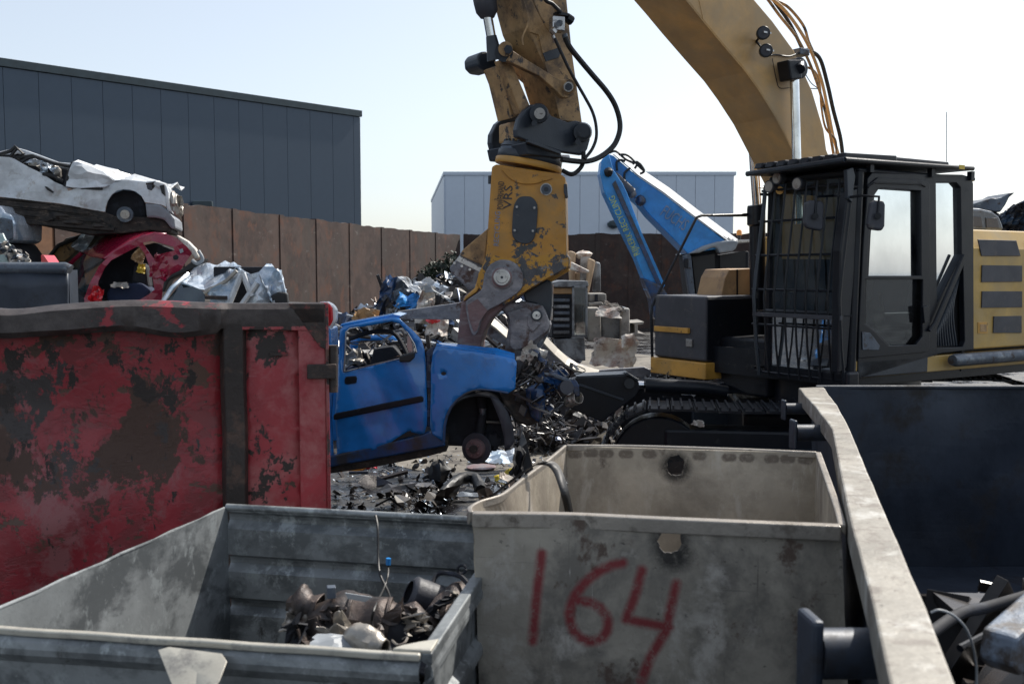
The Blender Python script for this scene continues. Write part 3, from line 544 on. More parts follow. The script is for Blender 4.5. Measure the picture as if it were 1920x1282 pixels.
# vertical rib (hat profile) and corner post
MB().grid(lambda u, v: fc.at([u410, u410 + .03, u462 - .015, u462][int(round(u * 3))] + .008 * noise.noise(Vector((v * 5, 1, 1))), [.07, -.01, -.01, .07][int(round(u * 3))] + .012 * noise.noise(Vector((u * 3, v * 6, 3))), v * (zt - .1)), 3, 30).build('rib', m_redrust, tr, bevel=.008)
MB().box(fc, u560, u612, 0, .12, 0, zt - .01).build('corner_post', m_redpost, tr, bevel=.008)
MB().box(fc, U(611.5), U(617), -.015, .16, 0, zt + .0).build('corner_flange', m_red, tr, bevel=.004)
cpl([(540, 569), (611, 570), (611, 655), (600, 650)], -.012, 0, 'gusset', m_redrust, .003)
MB().box(fc, U(506), U(540), .03, .055, fc.p(500, 668, 0).z, fc.p(500, 662, 0).z).build('hook', m_redrust, tr)
# buckled top rail
def rr(u, v):
    uu = uL + (U(609) - uL) * u; px = 960 + (fc.at(uu, 0, zt).x / fc.at(uu, 0, zt).y) * F
    k = .012 * noise.noise(Vector((uu * 1.5, 3, 0))) - .018 * math.exp(-((px - 20) / 60) ** 2) + .014 * math.exp(-((px - 265) / 120) ** 2) 
    hgt = .16 + .02 * noise.noise(Vector((uu * 2.2, 8, 0))) + .03 * math.exp(-((px - 330) / 60) ** 2)
    if px > 415: hgt = .135
    bul = -.05 - .05 * noise.noise(Vector((uu * 1.3, 1, 4))) - .04 * math.exp(-((px - 120) / 60) ** 2)
    if px > 425: bul = -.012
    pr = [(.12, -.03), (.1, 0), (bul * .5 + .02, 0), (bul, -.03), (bul, -hgt + .03), (bul * .5, -hgt), (.08, -hgt + .005)]
    w, dz = pr[int(round(v * 6))]; return fc.at(uu, w, zt + k + dz)
MB().grid(rr, 110, 6, True).build('top_rail', mat('rusted_top_rail', (0.05, 0.04, 0.038), [((0.30, .035, .045), (2.4, 2.4, 3), .62, .015, .45), ((0.09, .075, .07), 5, .56, .08, .5)], rough=.5, metal=.2, bump=.5, bscale=16), tr)
cpl([(430, 605), (606, 607), (606, 620), (430, 618)], -.008, .03, 'inner_rail', m_redpost, .004)
# hinge
MB().box(fc, U(576), U(631), -.04, -.002, fc.p(600, 709, 0).z, fc.p(600, 682, 0).z).build('hinge_arm', m_redrust, tr, bevel=.006)
MB().cyl(fc.p(624, 647, .02), fc.p(624, 735, .02), .028, 16).build('hinge_tube', m_redrust, tr)
# rest of the box, seen only from the side
MB().box(fc, uL, U(610), 2.2, 2.26, 0, zt - .18).build('far_wall', m_redrust, tr)
MB().box(fc, U(604), U(610), .16, 2.2, 0, zt - .1).build('end_door', m_red, tr)
MB().box(fc, uL, U(604), .08, 2.2, .1, .16).build('floor_plate', m_redrust, tr)
# black container behind it
pk = thing('black_container', 'black steel container with a rounded grey top tube, behind the red container', 'container', WY(60, 560, 8.6))
MB().tube([WY(-260, 503, 8.6), WY(124, 503, 8.6), WY(131, 507, 8.6)], .052, 12).build('top_tube', m_steelb, pk)
sheet(F0, [(-260, 512), (128, 512), (128, 760), (-260, 760)], [], 8.6, 'side_panel', m_navy, pk, thick=.03, d=.12, disp=lambda u, z: .03 * noise.noise(Vector((u * 2, z * 2, 0))), smooth=True)
MB().box(Fr((WY(128, 560, 8.6).x, 8.6), 0), -.05, 0, .03, .2, 0, WY(128, 506, 8.6).z).build('end_panel', m_navy, pk)

# --- dark container with pale rail, right
hr = 1.45
Lp = [(1497, 727), (1530, 764), (1560, 803), (1578, 900), (1596, 985), (1630, 1109), (1672, 1300), (1730, 1560)]
Rp = [(1544, 725), (1570, 760), (1592, 800), (1630, 891), (1689, 1027), (1734, 1131), (1800, 1300), (1905, 1560)]
def along(L, n=40):
    S = [WZ(x, y, hr) for x, y in L]; ds = [0]
    for i in range(1, len(S)): ds.append(ds[-1] + (S[i] - S[i - 1]).length)
    out = []
    for k in range(n + 1):
        t = ds[-1] * k / n; i = max(j for j in range(len(ds)) if ds[j] <= t + 1e-9); i = min(i, len(S) - 2); out.append(S[i].lerp(S[i + 1], (t - ds[i]) / max(1e-6, ds[i + 1] - ds[i])))
    return out
LL, RR = along(Lp), along(Rp)
tq = thing('roll_off_container', 'dark blue steel container with a worn pale top rail running towards the viewer', 'container', (LL[0] + Vector((1.5, -1.5, -hr))))
mb = MB()
for i, (P, Q) in enumerate(zip(LL, RR)):
    e = UP * .008 * noise.noise(Vector((i * .5, 0, 0))); mb.v += [P + e, Q + e, Q - UP * .11, P - UP * .11]
for i in range(len(LL) - 1):
    for k in range(4): mb.f.append((i * 4 + k, i * 4 + (k + 1) % 4, i * 4 + 4 + (k + 1) % 4, i * 4 + 4 + k)); mb.sm.append(False)
mb.f += [(0, 1, 2, 3), tuple(len(LL) * 4 - 4 + k for k in range(4))]; mb.sm += [False] * 2
mb.build('top_rail', m_rail, tq, bevel=.008)
wallgrid(lambda u, v: LL[int(round(u * 40))].lerp(RR[int(round(u * 40))], .62) - UP * (.08 + v * 1.3) + Vector((.02 * noise.noise(Vector((u * 9, v * 4, 0))), 0, 0)), 40, 10, 'side_wall', m_navy, tq, .02)
fq = fr2(LL[0].lerp(RR[0], .7), WY(1960, 728, (LL[0].y + .05)))
k0 = creases(12, .02, 1.1, 3)
wallgrid(lambda u, v: fq.at(3.4 * u, .03 * noise.noise(Vector((u * 5, v * 3, 0))) + (.05 * math.exp(-((u * 3.4 - 1.2 - v * .8) ** 2) * 8)) + k0(u * 3, v * 1.5) * .8, hr * (1 - v) + .05 * v), 60, 26, 'end_wall', m_navy, tq, .02)
MB().tube([fq.at(0, 0, hr), fq.at(3.4, 0, hr)], .016, 8).build('end_rim', m_navy, tq)
MB().add([LL[-1] - UP * 1.35 + Vector((0, -.5, 0)), LL[-1] + Vector((3.4, -.5, -1.35)), fq.at(3.4, 0, .1), fq.at(0, 0, .1)], [(0, 1, 2, 3)]).build('floor_plate', m_navy, tq, solid=.02)
MB().prism([LL[-1] + Vector((2.9, -.5, -1.35)), fq.at(3.35, 0, .1), fq.at(3.35, 0, hr), LL[-1] + Vector((2.9, -.5, .0))], Vector((.05, 0, 0))).build('side_wall', m_navy, tq)
# spool shaped lashing posts sticking out
for x0, x1, yc, yt, z in ((1472, 1512, 766, 749, 1.33), (1491, 1548, 811, 786, 1.33), (1530, 1660, 1224, 1150, 1.29)):
    Q = WZ(x1, yc, z); P = F0.p(x0, yc, Q.y - .02); r = abs((F0.p(x0, yt, P.y) - P).z); ax = (Q - P).normalized()
    s = thing('lashing_post', {1472: 'farthest dark lashing post on the pale rail, beside the crawler track', 1491: 'dark lashing post on the pale rail just behind the rim of bin 164', 1530: 'nearest dark lashing post on the pale rail in front of bin 164'}[x0], 'lashing post', P, 'lashing posts along the pale rail')
    MB().cyl(P, Q + ax * .08, r * .62, 20).build('barrel', m_navy, s)
    MB().box(Fr((P.x, P.y), 5), -r * .32, -.0, -r * .55, r * .55, P.z - r * 1.25, P.z + r).build('end_plate', m_navy, s, bevel=.012)
# contents, lower right: pipe and block coloured dark for the shade in there
Z2 = .55
cbk = thing('painted_block', 'chipped pale blue metal block lying on dark scrap in the dark blue container', 'scrap metal', WY(1890, 1200, 2.75))
fk = Fr((WY(1902, 1200, 2.7).x, 2.7), 40)
MB().prism([fk.at(0, 0, 1.32), fk.at(.02, 0, 1.4), fk.at(.4, 0, 1.47), fk.at(.4, 0, 1.30), fk.at(.05, 0, 1.28)], fk.b * .1).build('casting', mat('chipped_pale_blue', (.16, .2, .26), [((.06, .05, .045), (9, 9, 7), .52, .06)], rough=.5, bump=.5), cbk, bevel=.012)
cbk.location.z -= .12
MB().tube(spline([WY(1930, 1115, 3.8), WY(1850, 1138, 3.7), WY(1800, 1150, 3.6), WY(1740, 1190, 3.4)], 8), .022, 12).build('plastic_pipe', m_dark, label='dark blue bent pipe lying across the scrap in the dark blue container', cat='pipe')
MB().tube(spline([WY(1745, 1148, 2.9), WY(1762, 1143, 2.9), WY(1790, 1155, 2.9), WY(1815, 1185, 2.9), WY(1830, 1240, 2.9), WY(1830, 1300, 2.9)], 8), .004, 6).build('wire', m_greywht, label='thin pale wire arching out of the scrap beside the rail', cat='wire')
MB().tube([WY(1800, 1215, 2.9), WY(1925, 1150, 3.1)], .012, 8).build('rod', m_black, label='straight black rod lying on the scrap beside the blue block', cat='rod')
hp = MB(); r = random.Random(15)
for i in range(420):
    P = Vector((r.uniform(1.15, 4.2), r.uniform(2.1, 4.6), r.uniform(.3, 1.0))); P.z = .2 + .75 * r.random() ** .6 * max(.2, min(1, (P.x - .9) / 1.2)) * (1.25 - abs(P.y - 3) * .25)
    if P.x < 1.0 + .27 * (P.y - 1.9) + .15: continue
    s = r.uniform(.03, .16); R = Matrix.Rotation(r.uniform(0, 6), 3, Vector((r.random(), r.random(), r.random())).normalized()); a, b, c = s * r.uniform(.6, 3), s * .7, s * r.uniform(.08, .4)
    hp.add([P + R @ Vector((x * a, y * b, z * c)) for x in (-1, 1) for y in (-1, 1) for z in (-1, 1)], [(0, 1, 3, 2), (4, 6, 7, 5), (0, 4, 5, 1), (2, 3, 7, 6), (0, 2, 6, 4), (1, 5, 7, 3)])
hp.build('dark_scrap', m_oily, kind='stuff', label='dark scrap heaped in the bottom of the dark blue container', bevel=.004)
# ================================================================== the yellow machine
FX = Fr((3.08, 9.0), 32.0)            # upper structure: u = towards its rear, w = away from the viewer
FT = Fr((.84, 9.05), -8.0)            # crawler tracks
ex = thing('excavator', 'yellow and black tracked dismantling excavator with caged cab and a steel shear', 'excavator', FX.at(1.5, 1.5, 0))
def X(pts, w0, w1, name, mt, bev=.006, par=ex, curve=0): return plate(FX, pts, w0, w1, name, mt, par, bevel=bev, curve=curve)
WB0, WB1 = 1.2, 1.8
FTl = Fr((0, 8.94 - 1.5), -5.0)     # the shear, turned to face the viewer
# boom
low = [(1175, -130), (1287, 0), (1319, 40), (1359, 88), (1399, 135), (1425, 172), (1455, 220), (1492, 294), (1520, 350), (1535, 420), (1550, 520)]
low = [(1170, -140)] + low[1:]
upp = [(1640, 520), (1600, 400), (1570, 330), (1550, 281), (1545, 244), (1523, 170), (1489, 95), (1449, 40), (1415, 0), (1300, -120)]
X(low + upp, WB0, WB1, 'boom', m_boom, .012)
lo3 = [FX.p(x, y, WB0) for x, y in low]; MB().tube([p + FX.a * -.005 - UP * .004 for p in lo3], .009, 6).build('boom_seam', m_boom, ex)
P, Q = FX.p(1319, 40, WB0), FX.p(1309, -8, WB0); MB().tube([P, Q, FX.p(1330, -30, WB0)], .006, 5).build('weld_seam', m_boom, ex)
# lamps on the boom
for cx, cy, dy in ((1430, 63, 0), (1435, 96, 0)):
    c = FX.p(cx, cy, WB0 - .14); ax = (FX.b * -.75 - FX.a * .55 + UP * -.1).normalized()
    lm = MB().tube([c + ax * .05, c + ax * .045, c - ax * .02, c - ax * .06], [.062, .066, .062, .03], 20).build('work_light', m_black, ex)
    MB().cyl(c + ax * .052, c + ax * .056, .052, 20).build('lens', m_greyplastic, lm); MB().box(Fr((c.x, c.y), 32), -.05, .05, -.066, -.062, c.z - .012, c.z + .004).build('lens_bar', m_pin, lm)
    MB().tube([c - ax * .03, FX.p(1418, 78, WB0)], .012, 6).build('lamp_arm', m_black, lm)
MB().tube(spline([FX.p(1440, 105, 1.15), FX.p(1455, 103, 1.18), FX.p(1480, 106, 1.18), FX.p(1500, 98, 1.2)], 5), .008, 6).build('lamp_cable', m_rubber, ex)
MB().tube(spline([FX.p(1448, 110, 1.18), FX.p(1456, 150, 1.19), FX.p(1462, 165, 1.19), FX.p(1480, 165, 1.18)], 5), .004, 5).build('lamp_cable', m_rubber, ex)
# pipes and hoses along the boom's back
def hose(pts, w, r, name='hose', mt=m_rubber, par=ex, dw=0): return MB().tube(spline([FX.p(x, y, w + dw * i) for i, (x, y) in enumerate(pts)], 7), r, 8).build(name, mt, par)
hose([(1400, -40), (1432, -10), (1462, 30), (1492, 68), (1512, 105), (1530, 150), (1545, 200), (1556, 250), (1563, 290)], 1.28, .016, 'pipe', m_stick)
hose([(1405, -40), (1440, -8), (1470, 18), (1498, 55), (1520, 95), (1540, 150), (1552, 205), (1562, 255), (1572, 290)], 1.4, .018, 'pipe', m_boom)
hose([(1420, -40), (1448, -4), (1478, 14), (1506, 48), (1516, 78), (1524, 96)], 1.5, .016, 'pipe', m_stick)
hose([(1425, -40), (1450, 0), (1475, 35), (1490, 62), (1503, 90)], 1.6, .02, 'hose')
hose([(1507, 95), (1520, 96), (1538, 112), (1552, 160), (1562, 205), (1575, 255), (1580, 290)], 1.5, .022, 'hose')
hose([(1510, 125), (1528, 135), (1537, 160), (1540, 200), (1548, 240), (1566, 262), (1568, 290)], 1.3, .012, 'pipe', m_stick)
hose([(1505, 130), (1520, 155), (1533, 166), (1520, 166)], 1.25, .005, 'cable')
MB().box(FX, FX.loc(FX.p(1498, 90, 1.2))[0], FX.loc(FX.p(1516, 90, 1.2))[0], 1.18, 1.7, FX.p(1500, 103, 1.2).z, FX.p(1500, 90, 1.2).z).build('pipe_clamp', m_steelb, ex, bevel=.01)
# boom cylinders
def caps(px, py, w, r, t, name, mt=m_black, par=ex):
    c = FX.p(px, py, w); return MB().tube([c - FX.b * t, c - FX.b * (t - .004), c, c + FX.b * .05], [r * .9, r, r, r], 20).build(name, mt, par, bevel=0)
rodn = MB().cyl(FX.p(1489, 128, 1.08), FX.p(1497, 420, 1.08), .046, 20).build('cylinder_rod', m_chrome, ex)
caps(1490, 130, 1.1, .105, .08, 'pin_boss'); MB().cyl(FX.p(1500, 120, 1.06), FX.p(1500, 130, .98), .05, 14).build('pin_boss', m_black, ex)
X([(1478, 112), (1508, 112), (1504, 148), (1484, 150)], 1.0, 1.16, 'rod_eye', m_black, .015)
MB().cyl(FX.p(1408, 245, 1.95), FX.p(1419, 400, 1.95), .042, 18).build('cylinder_rod', m_chrome, ex)
MB().cyl(FX.p(1416, 255, 2.02), FX.p(1424, 400, 2.02), .025, 12).build('pipe', m_yel, ex)
MB().tube([FX.p(1417, 384, 1.95), FX.p(1418, 392, 1.95), FX.p(1418, 420, 1.95), FX.p(1420, 424, 1.95), FX.p(1421, 640, 1.95)], [.09, .1, .1, .088, .085], 22).build('cylinder_barrel', m_black, ex)
MB().tube([FX.p(1335, 404, 2.0), FX.p(1405, 402, 2.0)], .015, 8).build('cross_pipe', m_black, ex)
MB().tube([FX.p(1425, 352, 1.9), FX.p(1445, 352, 1.9)], .01, 6).build('cross_pipe', m_black, ex)

# stick
X([(905, -260), (975, 0), (988, 50), (1020, 122), (1053, 228), (1092, 231), (1073, 98), (1063, 0), (1060, -260)], WB0 + .04, WB1 - .16, 'stick', m_stick, .01)
X([(993, 60), (1010, 66), (1022, 120), (1046, 205), (1050, 226), (1090, 229), (1074, 110), (1064, 20)], WB0 + .028, WB0 + .04, 'stick_doubler', m_stick, .004)
X([(1018, 100), (1046, 90), (1052, 98), (1048, 108), (1024, 116)], WB0 + .02, WB0 + .028, 'scuffed_plate', m_char, .002)
hose([(974, -30), (988, 25), (990, 45), (980, 70), (981, 85)], WB0 + .02, .008, 'pipe', m_stick)
hose([(1010, -60), (1034, 0), (1052, 42), (1060, 50)], WB0 - .02, .009, 'pipe', m_stick)
hose([(985, -60), (1000, 0), (1024, 50), (1034, 62)], WB0, .009, 'pipe', m_stick)
hose([(932, -30), (940, 8), (952, 40), (958, 60), (964, 74), (975, 95)], WB1, .01, 'hose', m_rubber)
hose([(935, -30), (945, 8), (958, 38), (968, 66), (978, 88)], WB1 + .05, .007, 'hose', m_rubber)
# bucket cylinder
MB().tube([FX.p(898, -200, 1.5), FX.p(909, -4, 1.5), FX.p(910, 6, 1.5), FX.p(913, 22, 1.5), FX.p(914, 34, 1.5)], [.105, .105, .1, .095, .06], 24).build('cylinder_barrel', m_greyplastic, ex)
MB().cyl(FX.p(914, 30, 1.5), FX.p(925, 92, 1.5), .042, 20).build('cylinder_rod', m_chrome, ex)
MB().tube([FX.p(921, 68, 1.5), FX.p(925, 92, 1.5), FX.p(930, 112, 1.5)], [.046, .06, .08], 18).build('rod_eye', m_char, ex)
MB().cyl(FX.p(945, 99, 1.12), FX.p(945, 99, 1.98), .075, 20).build('link_pin', m_char, ex)
MB().cyl(FX.p(948, 92, 1.08), FX.p(948, 92, 1.14), .06, 18).build('pin_cap', m_stick, ex); MB().cyl(FX.p(953, 93, 1.05), FX.p(953, 93, 1.1), .038, 6).build('pin_head', m_char, ex)
X([(895, 106), (902, 97), (914, 96), (930, 110), (935, 130), (922, 134), (906, 132), (896, 122)], 1.75, 2.0, 'link_end', m_char, .02)
# links
X([(959, 93), (991, 114), (1049, 149), (1073, 150), (1079, 160), (1076, 178), (1066, 184), (1055, 183), (1039, 167), (1012, 143), (951, 114)], 1.1, 1.16, 'side_link', m_stick, .008)
X([(959, 103), (1010, 138), (1040, 160), (1040, 185), (1004, 170), (951, 124)], 1.84, 1.9, 'side_link', m_stick, .008)
for r_, w_, mt_ in ((.062, .03, m_stick), (.042, .06, m_pin), (.03, .08, m_char)): MB().cyl(FX.p(1066, 163, 1.1), FX.p(1066, 163, 1.1 - w_), r_, 20).build('pivot_cap', mt_, ex)
X([(937, 112), (960, 118), (994, 198), (976, 214)], 1.2, 1.3, 'bucket_link', m_stick, .01)
X([(918, 128), (938, 122), (978, 212), (955, 222)], 1.66, 1.78, 'bucket_link', m_stick, .01)
X([(936, 122), (950, 128), (985, 212), (960, 222)], 1.36, 1.6, 'bucket_link_web', m_stick, .006)
for x, y in ((940, 178), (938, 142)): MB().ball(FX.p(x, y, 1.55), .04, 8, .3).build('grease_lump', m_rubber, ex)
# manifold and couplings
MB().box(Fr((FX.p(1043, 45, 1.1).x, FX.p(1043, 45, 1.1).y), 20), -.05, .06, -.05, .05, FX.p(1043, 60, 1.1).z, FX.p(1043, 33, 1.1).z).build('valve_block', m_pin, ex, bevel=.008)
MB().cyl(FX.p(1049, 44, 1.02), FX.p(1049, 44, .96), .028, 12).build('valve_fitting', m_steelb, ex); MB().cyl(FX.p(1040, 62, 1.05), FX.p(1034, 55, 1.05), .03, 8).build('valve_fitting', m_pin, ex)
MB().cyl(FX.p(1058, 64, 1.08), FX.p(1062, 78, 1.08), .024, 10).build('hose_fitting', m_steelb, ex); MB().cyl(FX.p(1036, 66, 1.08), FX.p(1041, 80, 1.08), .016, 10).build('hose_fitting', m_pin, ex)
MB().cyl(FX.p(1062, 33, 1.1), FX.p(1072, 40, 1.1), .04, 8).build('pipe_clamp', m_black, ex); MB().box(Fr((FX.p(1052, 28, 1.1).x, FX.p(1052, 28, 1.1).y), 32), -.06, .06, -.03, .03, FX.p(1052, 30, 1.1).z, FX.p(1052, 25, 1.1).z).build('clamp_bar', m_black, ex)
hose([(1000, -60), (1020, -4), (1036, 8), (1052, 24)], 1.05, .017)
bigh = [(1060, 70), (1068, 88), (1085, 110), (1112, 142), (1136, 170), (1152, 195), (1161, 222), (1162, 245), (1154, 268), (1140, 284), (1120, 297), (1098, 303), (1075, 302), (1053, 299)]
hose(bigh, 1.05, .024)
hose([(1040, 72), (1052, 98), (1066, 128), (1082, 157), (1098, 185), (1110, 208), (1117, 232), (1118, 258), (1110, 280), (1096, 298)], 1.0, .014)
hose([(1094, 285), (1093, 305), (1086, 318), (1072, 327), (1055, 320)], 1.1, .02)
# rotator bracket
ears = [(970, 257), (969, 243), (974, 222), (986, 205), (998, 196), (1010, 195), (1025, 203), (1034, 217), (1065, 229), (1080, 226), (1095, 230), (1105, 241), (1107, 262), (1102, 280), (1095, 291), (1052, 285), (1010, 272)]
X(ears, 1.1, 1.17, 'bracket_ear', m_char, .012)
X([(921, 268), (922, 252), (932, 232), (949, 218), (972, 214), (1000, 225), (1040, 250), (1060, 285), (935, 290), (925, 284)], 1.82, 1.9, 'bracket_ear', m_char, .012)
X([(985, 266), (1052, 286), (1054, 297), (990, 290)], 1.17, 1.82, 'bracket_base', m_char, .012)
X([(990, 262), (1052, 284), (1052, 290), (990, 267)], 1.06, 1.1, 'bracket_rib', m_char, .004)
X([(985, 222), (1000, 222), (1012, 245), (1000, 262), (985, 260)], 1.3, 1.75, 'bracket_web', m_stick, .02)
for x, y in ((1010, 213), (1092, 248)):
    MB().tube([FX.p(x, y, 1.1), FX.p(x, y, 1.03)], [.085, .075], 22).build('pin_boss', m_char, ex); MB().cyl(FX.p(x + 2, y, 1.05), FX.p(x + 2, y, .95), .046, 18).build('bracket_pin', m_pin if x < 1050 else m_char, ex)
    MB().cyl(FX.p(x - 8, y + 18, 1.07), FX.p(x - 8, y + 18, 1.0), .025, 10).build('lock_bolt', m_char, ex)
# slewing ring, leaning
n8 = (UP * cos(radians(9)) + FX.a * sin(radians(9)) * 1.0 - FX.b * .10).normalized(); C0 = FX.p(990, 316, 1.5)
def disc(h0, h1, r0, r1, name, mt, n=44): return MB().tube([C0 + n8 * h0, C0 + n8 * (h0 + (h1 - h0) * .12), C0 + n8 * (h1 - (h1 - h0) * .12), C0 + n8 * h1], [r0 * .985, r0, r1, r1 * .985], n).build(name, mt, ex)
disc(.0, .055, .30, .30, 'tool_flange', m_yel); disc(.057, .12, .29, .29, 'slewing_ring', m_char); disc(.12, .145, .275, .275, 'slewing_ring', m_steelb); disc(.147, .19, .28, .26, 'slewing_ring', m_char)
for k in range(26):
    a = 2 * pi * k / 26; e = (FX.a - n8 * FX.a.dot(n8)).normalized(); g = n8.cross(e); c = C0 + n8 * .19 + (e * cos(a) + g * sin(a)) * .245
    MB().cyl(c, c + n8 * .022, .012, 6).build('ring_bolt', m_char, ex)
MB().cyl(C0 + n8 * .1 + FX.a * .27 - FX.b * .06, C0 + n8 * .1 + FX.a * .36 - FX.b * .08, .035, 12).build('hose_port', m_pin, ex)
def XT(pts, w0, w1, name, mt, bev=.006, curve=0): return plate(FTl, pts, w0, w1, name, mt, ex, bevel=bev, curve=curve)
# shear body
body = [(922, 313), (930, 308), (1050, 326), (1060, 333), (1062, 478), (1067, 482), (1067, 502), (1023, 525), (982, 549), (945, 574), (900, 545), (893, 533), (896, 515), (905, 497), (910, 481), (913, 452), (915, 420)]
m_bodyw = mat('scraped_yellow_shear_paint', (0.50, 0.235, 0.03), [((0.36, .2, .06), (2, 2, 2), .55, .08, .55), ((0.055, .06, .062), (7, 7, 7), .60, .015, .5, .2, (-.12, 2.9)), ((0.03, .02, .02), (16, 16, 22), .68, .02), ((0.6, .5, .35), (40, 6, 40), .74, .01)], rough=.45, bump=.25, bscale=40)
XT(body, 1.22, 1.78, 'shear_body', m_bodyw, .012)
MB().tube([FTl.p(921, 330, 1.8), FTl.p(921, 345, 1.8)], .03, 8).build('side_fitting', m_char, ex)
# worn steel area proud of the paint
XT([(897, 513), (909, 494), (925, 478), (950, 486), (975, 480), (992, 470), (1010, 480), (1030, 476), (1045, 478), (1061, 479), (1066, 484), (1066, 500), (1023, 523), (982, 548), (945, 572), (902, 545), (895, 532)], 1.212, 1.219, 'worn_side_plate', mat('bare_steel_with_yellow_remains', (0.075, .077, .082), [((0.46, .24, .04), (9, 9, 9), .515, .02, .5), ((0.2, .19, .18), 16, .6, .03, .4, .4), ((.03, .03, .03), 30, .62, .02)], rough=.5, metal=.35, bump=.35), .003)
# opening rim below the flange
XT([(940, 318), (1030, 333), (1018, 340), (1000, 345), (975, 344), (955, 334)], 1.205, 1.22, 'recess_lip', m_bodyw, .004, curve=4)
# cover plate with four bolts
cov = [(983, 368), (995, 369), (1004, 377), (1008, 390), (1006, 425), (1002, 445), (994, 455), (984, 457), (972, 454), (964, 447), (960, 436), (962, 396), (966, 380), (974, 370)]
XT(cov, 1.2, 1.215, 'cover_plate', m_char, .004, curve=3)
for x, y in ((969, 388), (1002, 389.5), (965, 432), (999, 433)):
    MB().cyl(FTl.p(x, y, 1.2), FTl.p(x, y, 1.185), .016, 12).build('cover_bolt', m_steelb, ex); MB().tube([FTl.p(x, y, 1.185), FTl.p(x, y, 1.181)], .009, 10).build('bolt_head', m_pin, ex)
for r_, w_, mt_ in ((.052, .01, m_pin), (.043, .025, m_steelb), (.02, .03, m_char)): MB().cyl(FTl.p(1024, 355, 1.22), FTl.p(1024, 355, 1.22 - w_), r_, 22).build('side_pin', mt_, ex)
XT([(1057, 345), (1063, 345), (1065, 370), (1061, 372), (1057, 360)], 1.2, 1.26, 'edge_clamp', m_char, .004)
# lettering, read upwards
du = (FTl.p(952, 330, 1.216) - FTl.p(949, 395, 1.216)); dl = -FTl.a
text3d('VRS', FTl.p(959, 392, 1.217), du, dl, .105, m_txtb, 'lettering', ex, .2)
text3d('POWERHAND', FTl.p(943, 393, 1.217), du, dl, .075, m_txtb, 'lettering', ex, .24)
text3d('RECYCLING', FTl.p(935, 462, 1.217), du, dl, .065, m_txt, 'lettering', ex, .3)
# jaws
jaw = [(870, 554), (864, 572), (860, 602), (857, 640), (862, 690), (868, 730), (895, 730), (901, 690), (901, 643), (909, 619), (921, 598), (940, 580), (960, 566), (984, 550), (960, 520), (900, 520), (890, 540)]
XT(jaw, 1.27, 1.62, 'fixed_jaw', m_clawred, .02)
XT([(899, 508), (912, 506), (905, 530), (893, 548), (876, 560), (868, 566), (872, 556), (890, 540)], 1.24, 1.6, 'jaw_edge', m_yel, .01)
boss = [(937, 487), (955, 488), (970, 497), (979, 512), (981, 530), (975, 545), (958, 558), (930, 574), (912, 584), (902, 600), (897, 618), (891, 628), (884, 625), (877, 600), (873, 572), (878, 561), (896, 549), (904, 540), (907, 520), (911, 508), (920, 495)]
XT(boss, 1.17, 1.235, 'jaw_cheek', m_claw, .014, curve=2)
XT([(876, 572), (895, 560), (914, 582), (900, 602), (894, 620), (888, 622), (880, 600)], 1.165, 1.172, 'rusty_wear_patch', m_clawred, .003)
for r_, w_, mt_ in ((.105, .012, m_claw), (.088, .04, m_clawred), (.072, .055, m_pin), (.05, .075, m_pin), (.012, .08, m_char)): MB().tube([FTl.p(941, 520, 1.17), FTl.p(941, 520, 1.174 - w_), FTl.p(941, 520, 1.17 - w_)], [r_, r_, r_ * .93], 30).build('pivot_pin', mt_, ex)
mov = [(938, 577), (954, 568), (985, 566), (1008, 570), (1021, 579), (1027, 594), (1032, 610), (1028, 624), (1010, 640), (996, 662), (985, 682), (968, 714), (962, 700), (966, 674), (945, 668), (948, 640), (953, 615), (950, 594)]
XT(mov, 1.36, 1.62, 'moving_jaw', m_claw, .018)
XT([(952, 587), (960, 583), (1010, 572), (1020, 580), (1030, 608), (1026, 620), (1014, 629), (985, 650), (966, 655), (957, 648), (957, 625), (956, 600)], 1.3, 1.37, 'jaw_cheek', m_claw, .016, curve=2)
XT([(988, 592), (995, 590), (1010, 604), (1014, 607), (1000, 622), (995, 623), (989, 610)], 1.28, 1.3, 'wear_patch', m_claw, .008)
for r_, w_, mt_ in ((.052, .025, m_char), (.036, .05, m_pin), (.008, .055, m_char)): MB().cyl(FTl.p(1006, 591, 1.3), FTl.p(1006, 591, 1.3 - w_), r_, 24).build('jaw_pin', mt_, ex)
XT([(1002, 640), (1030, 622), (1015, 650), (1000, 680), (975, 730), (963, 745), (968, 712), (985, 682)], 1.4, 1.6, 'jaw_tip', m_steelb, .012)
XT([(980, 550), (1025, 524), (1034, 528), (1034, 570), (1030, 605), (1020, 582), (1005, 570), (985, 566)], 1.42, 1.66, 'jaw_link', m_char, .015)
XT([(1018, 520), (1066, 500), (1067, 508), (1030, 530)], 1.5, 1.78, 'lower_edge', m_yel, .006)
XT([(909, 440), (866, 470), (860, 480), (842, 503), (846, 512), (880, 545), (900, 540), (912, 480)], 1.5, 1.72, 'blade_wing', m_claw, .014)
XT([(915, 428), (868, 468), (862, 478), (908, 500)], 1.46, 1.52, 'wing_plate', m_stick, .008)
for x, y in ((859, 486), (852, 493), (866, 499), (874, 494), (887, 499), (881, 505), (899, 506)): MB().cyl(FTl.p(x, y, 1.5), FTl.p(x, y, 1.485), .013, 10).build('blade_bolt', m_pin, ex)
XT([(862, 480), (905, 503), (903, 512), (855, 489)], 1.488, 1.5, 'blade_strip', m_pin, .003)

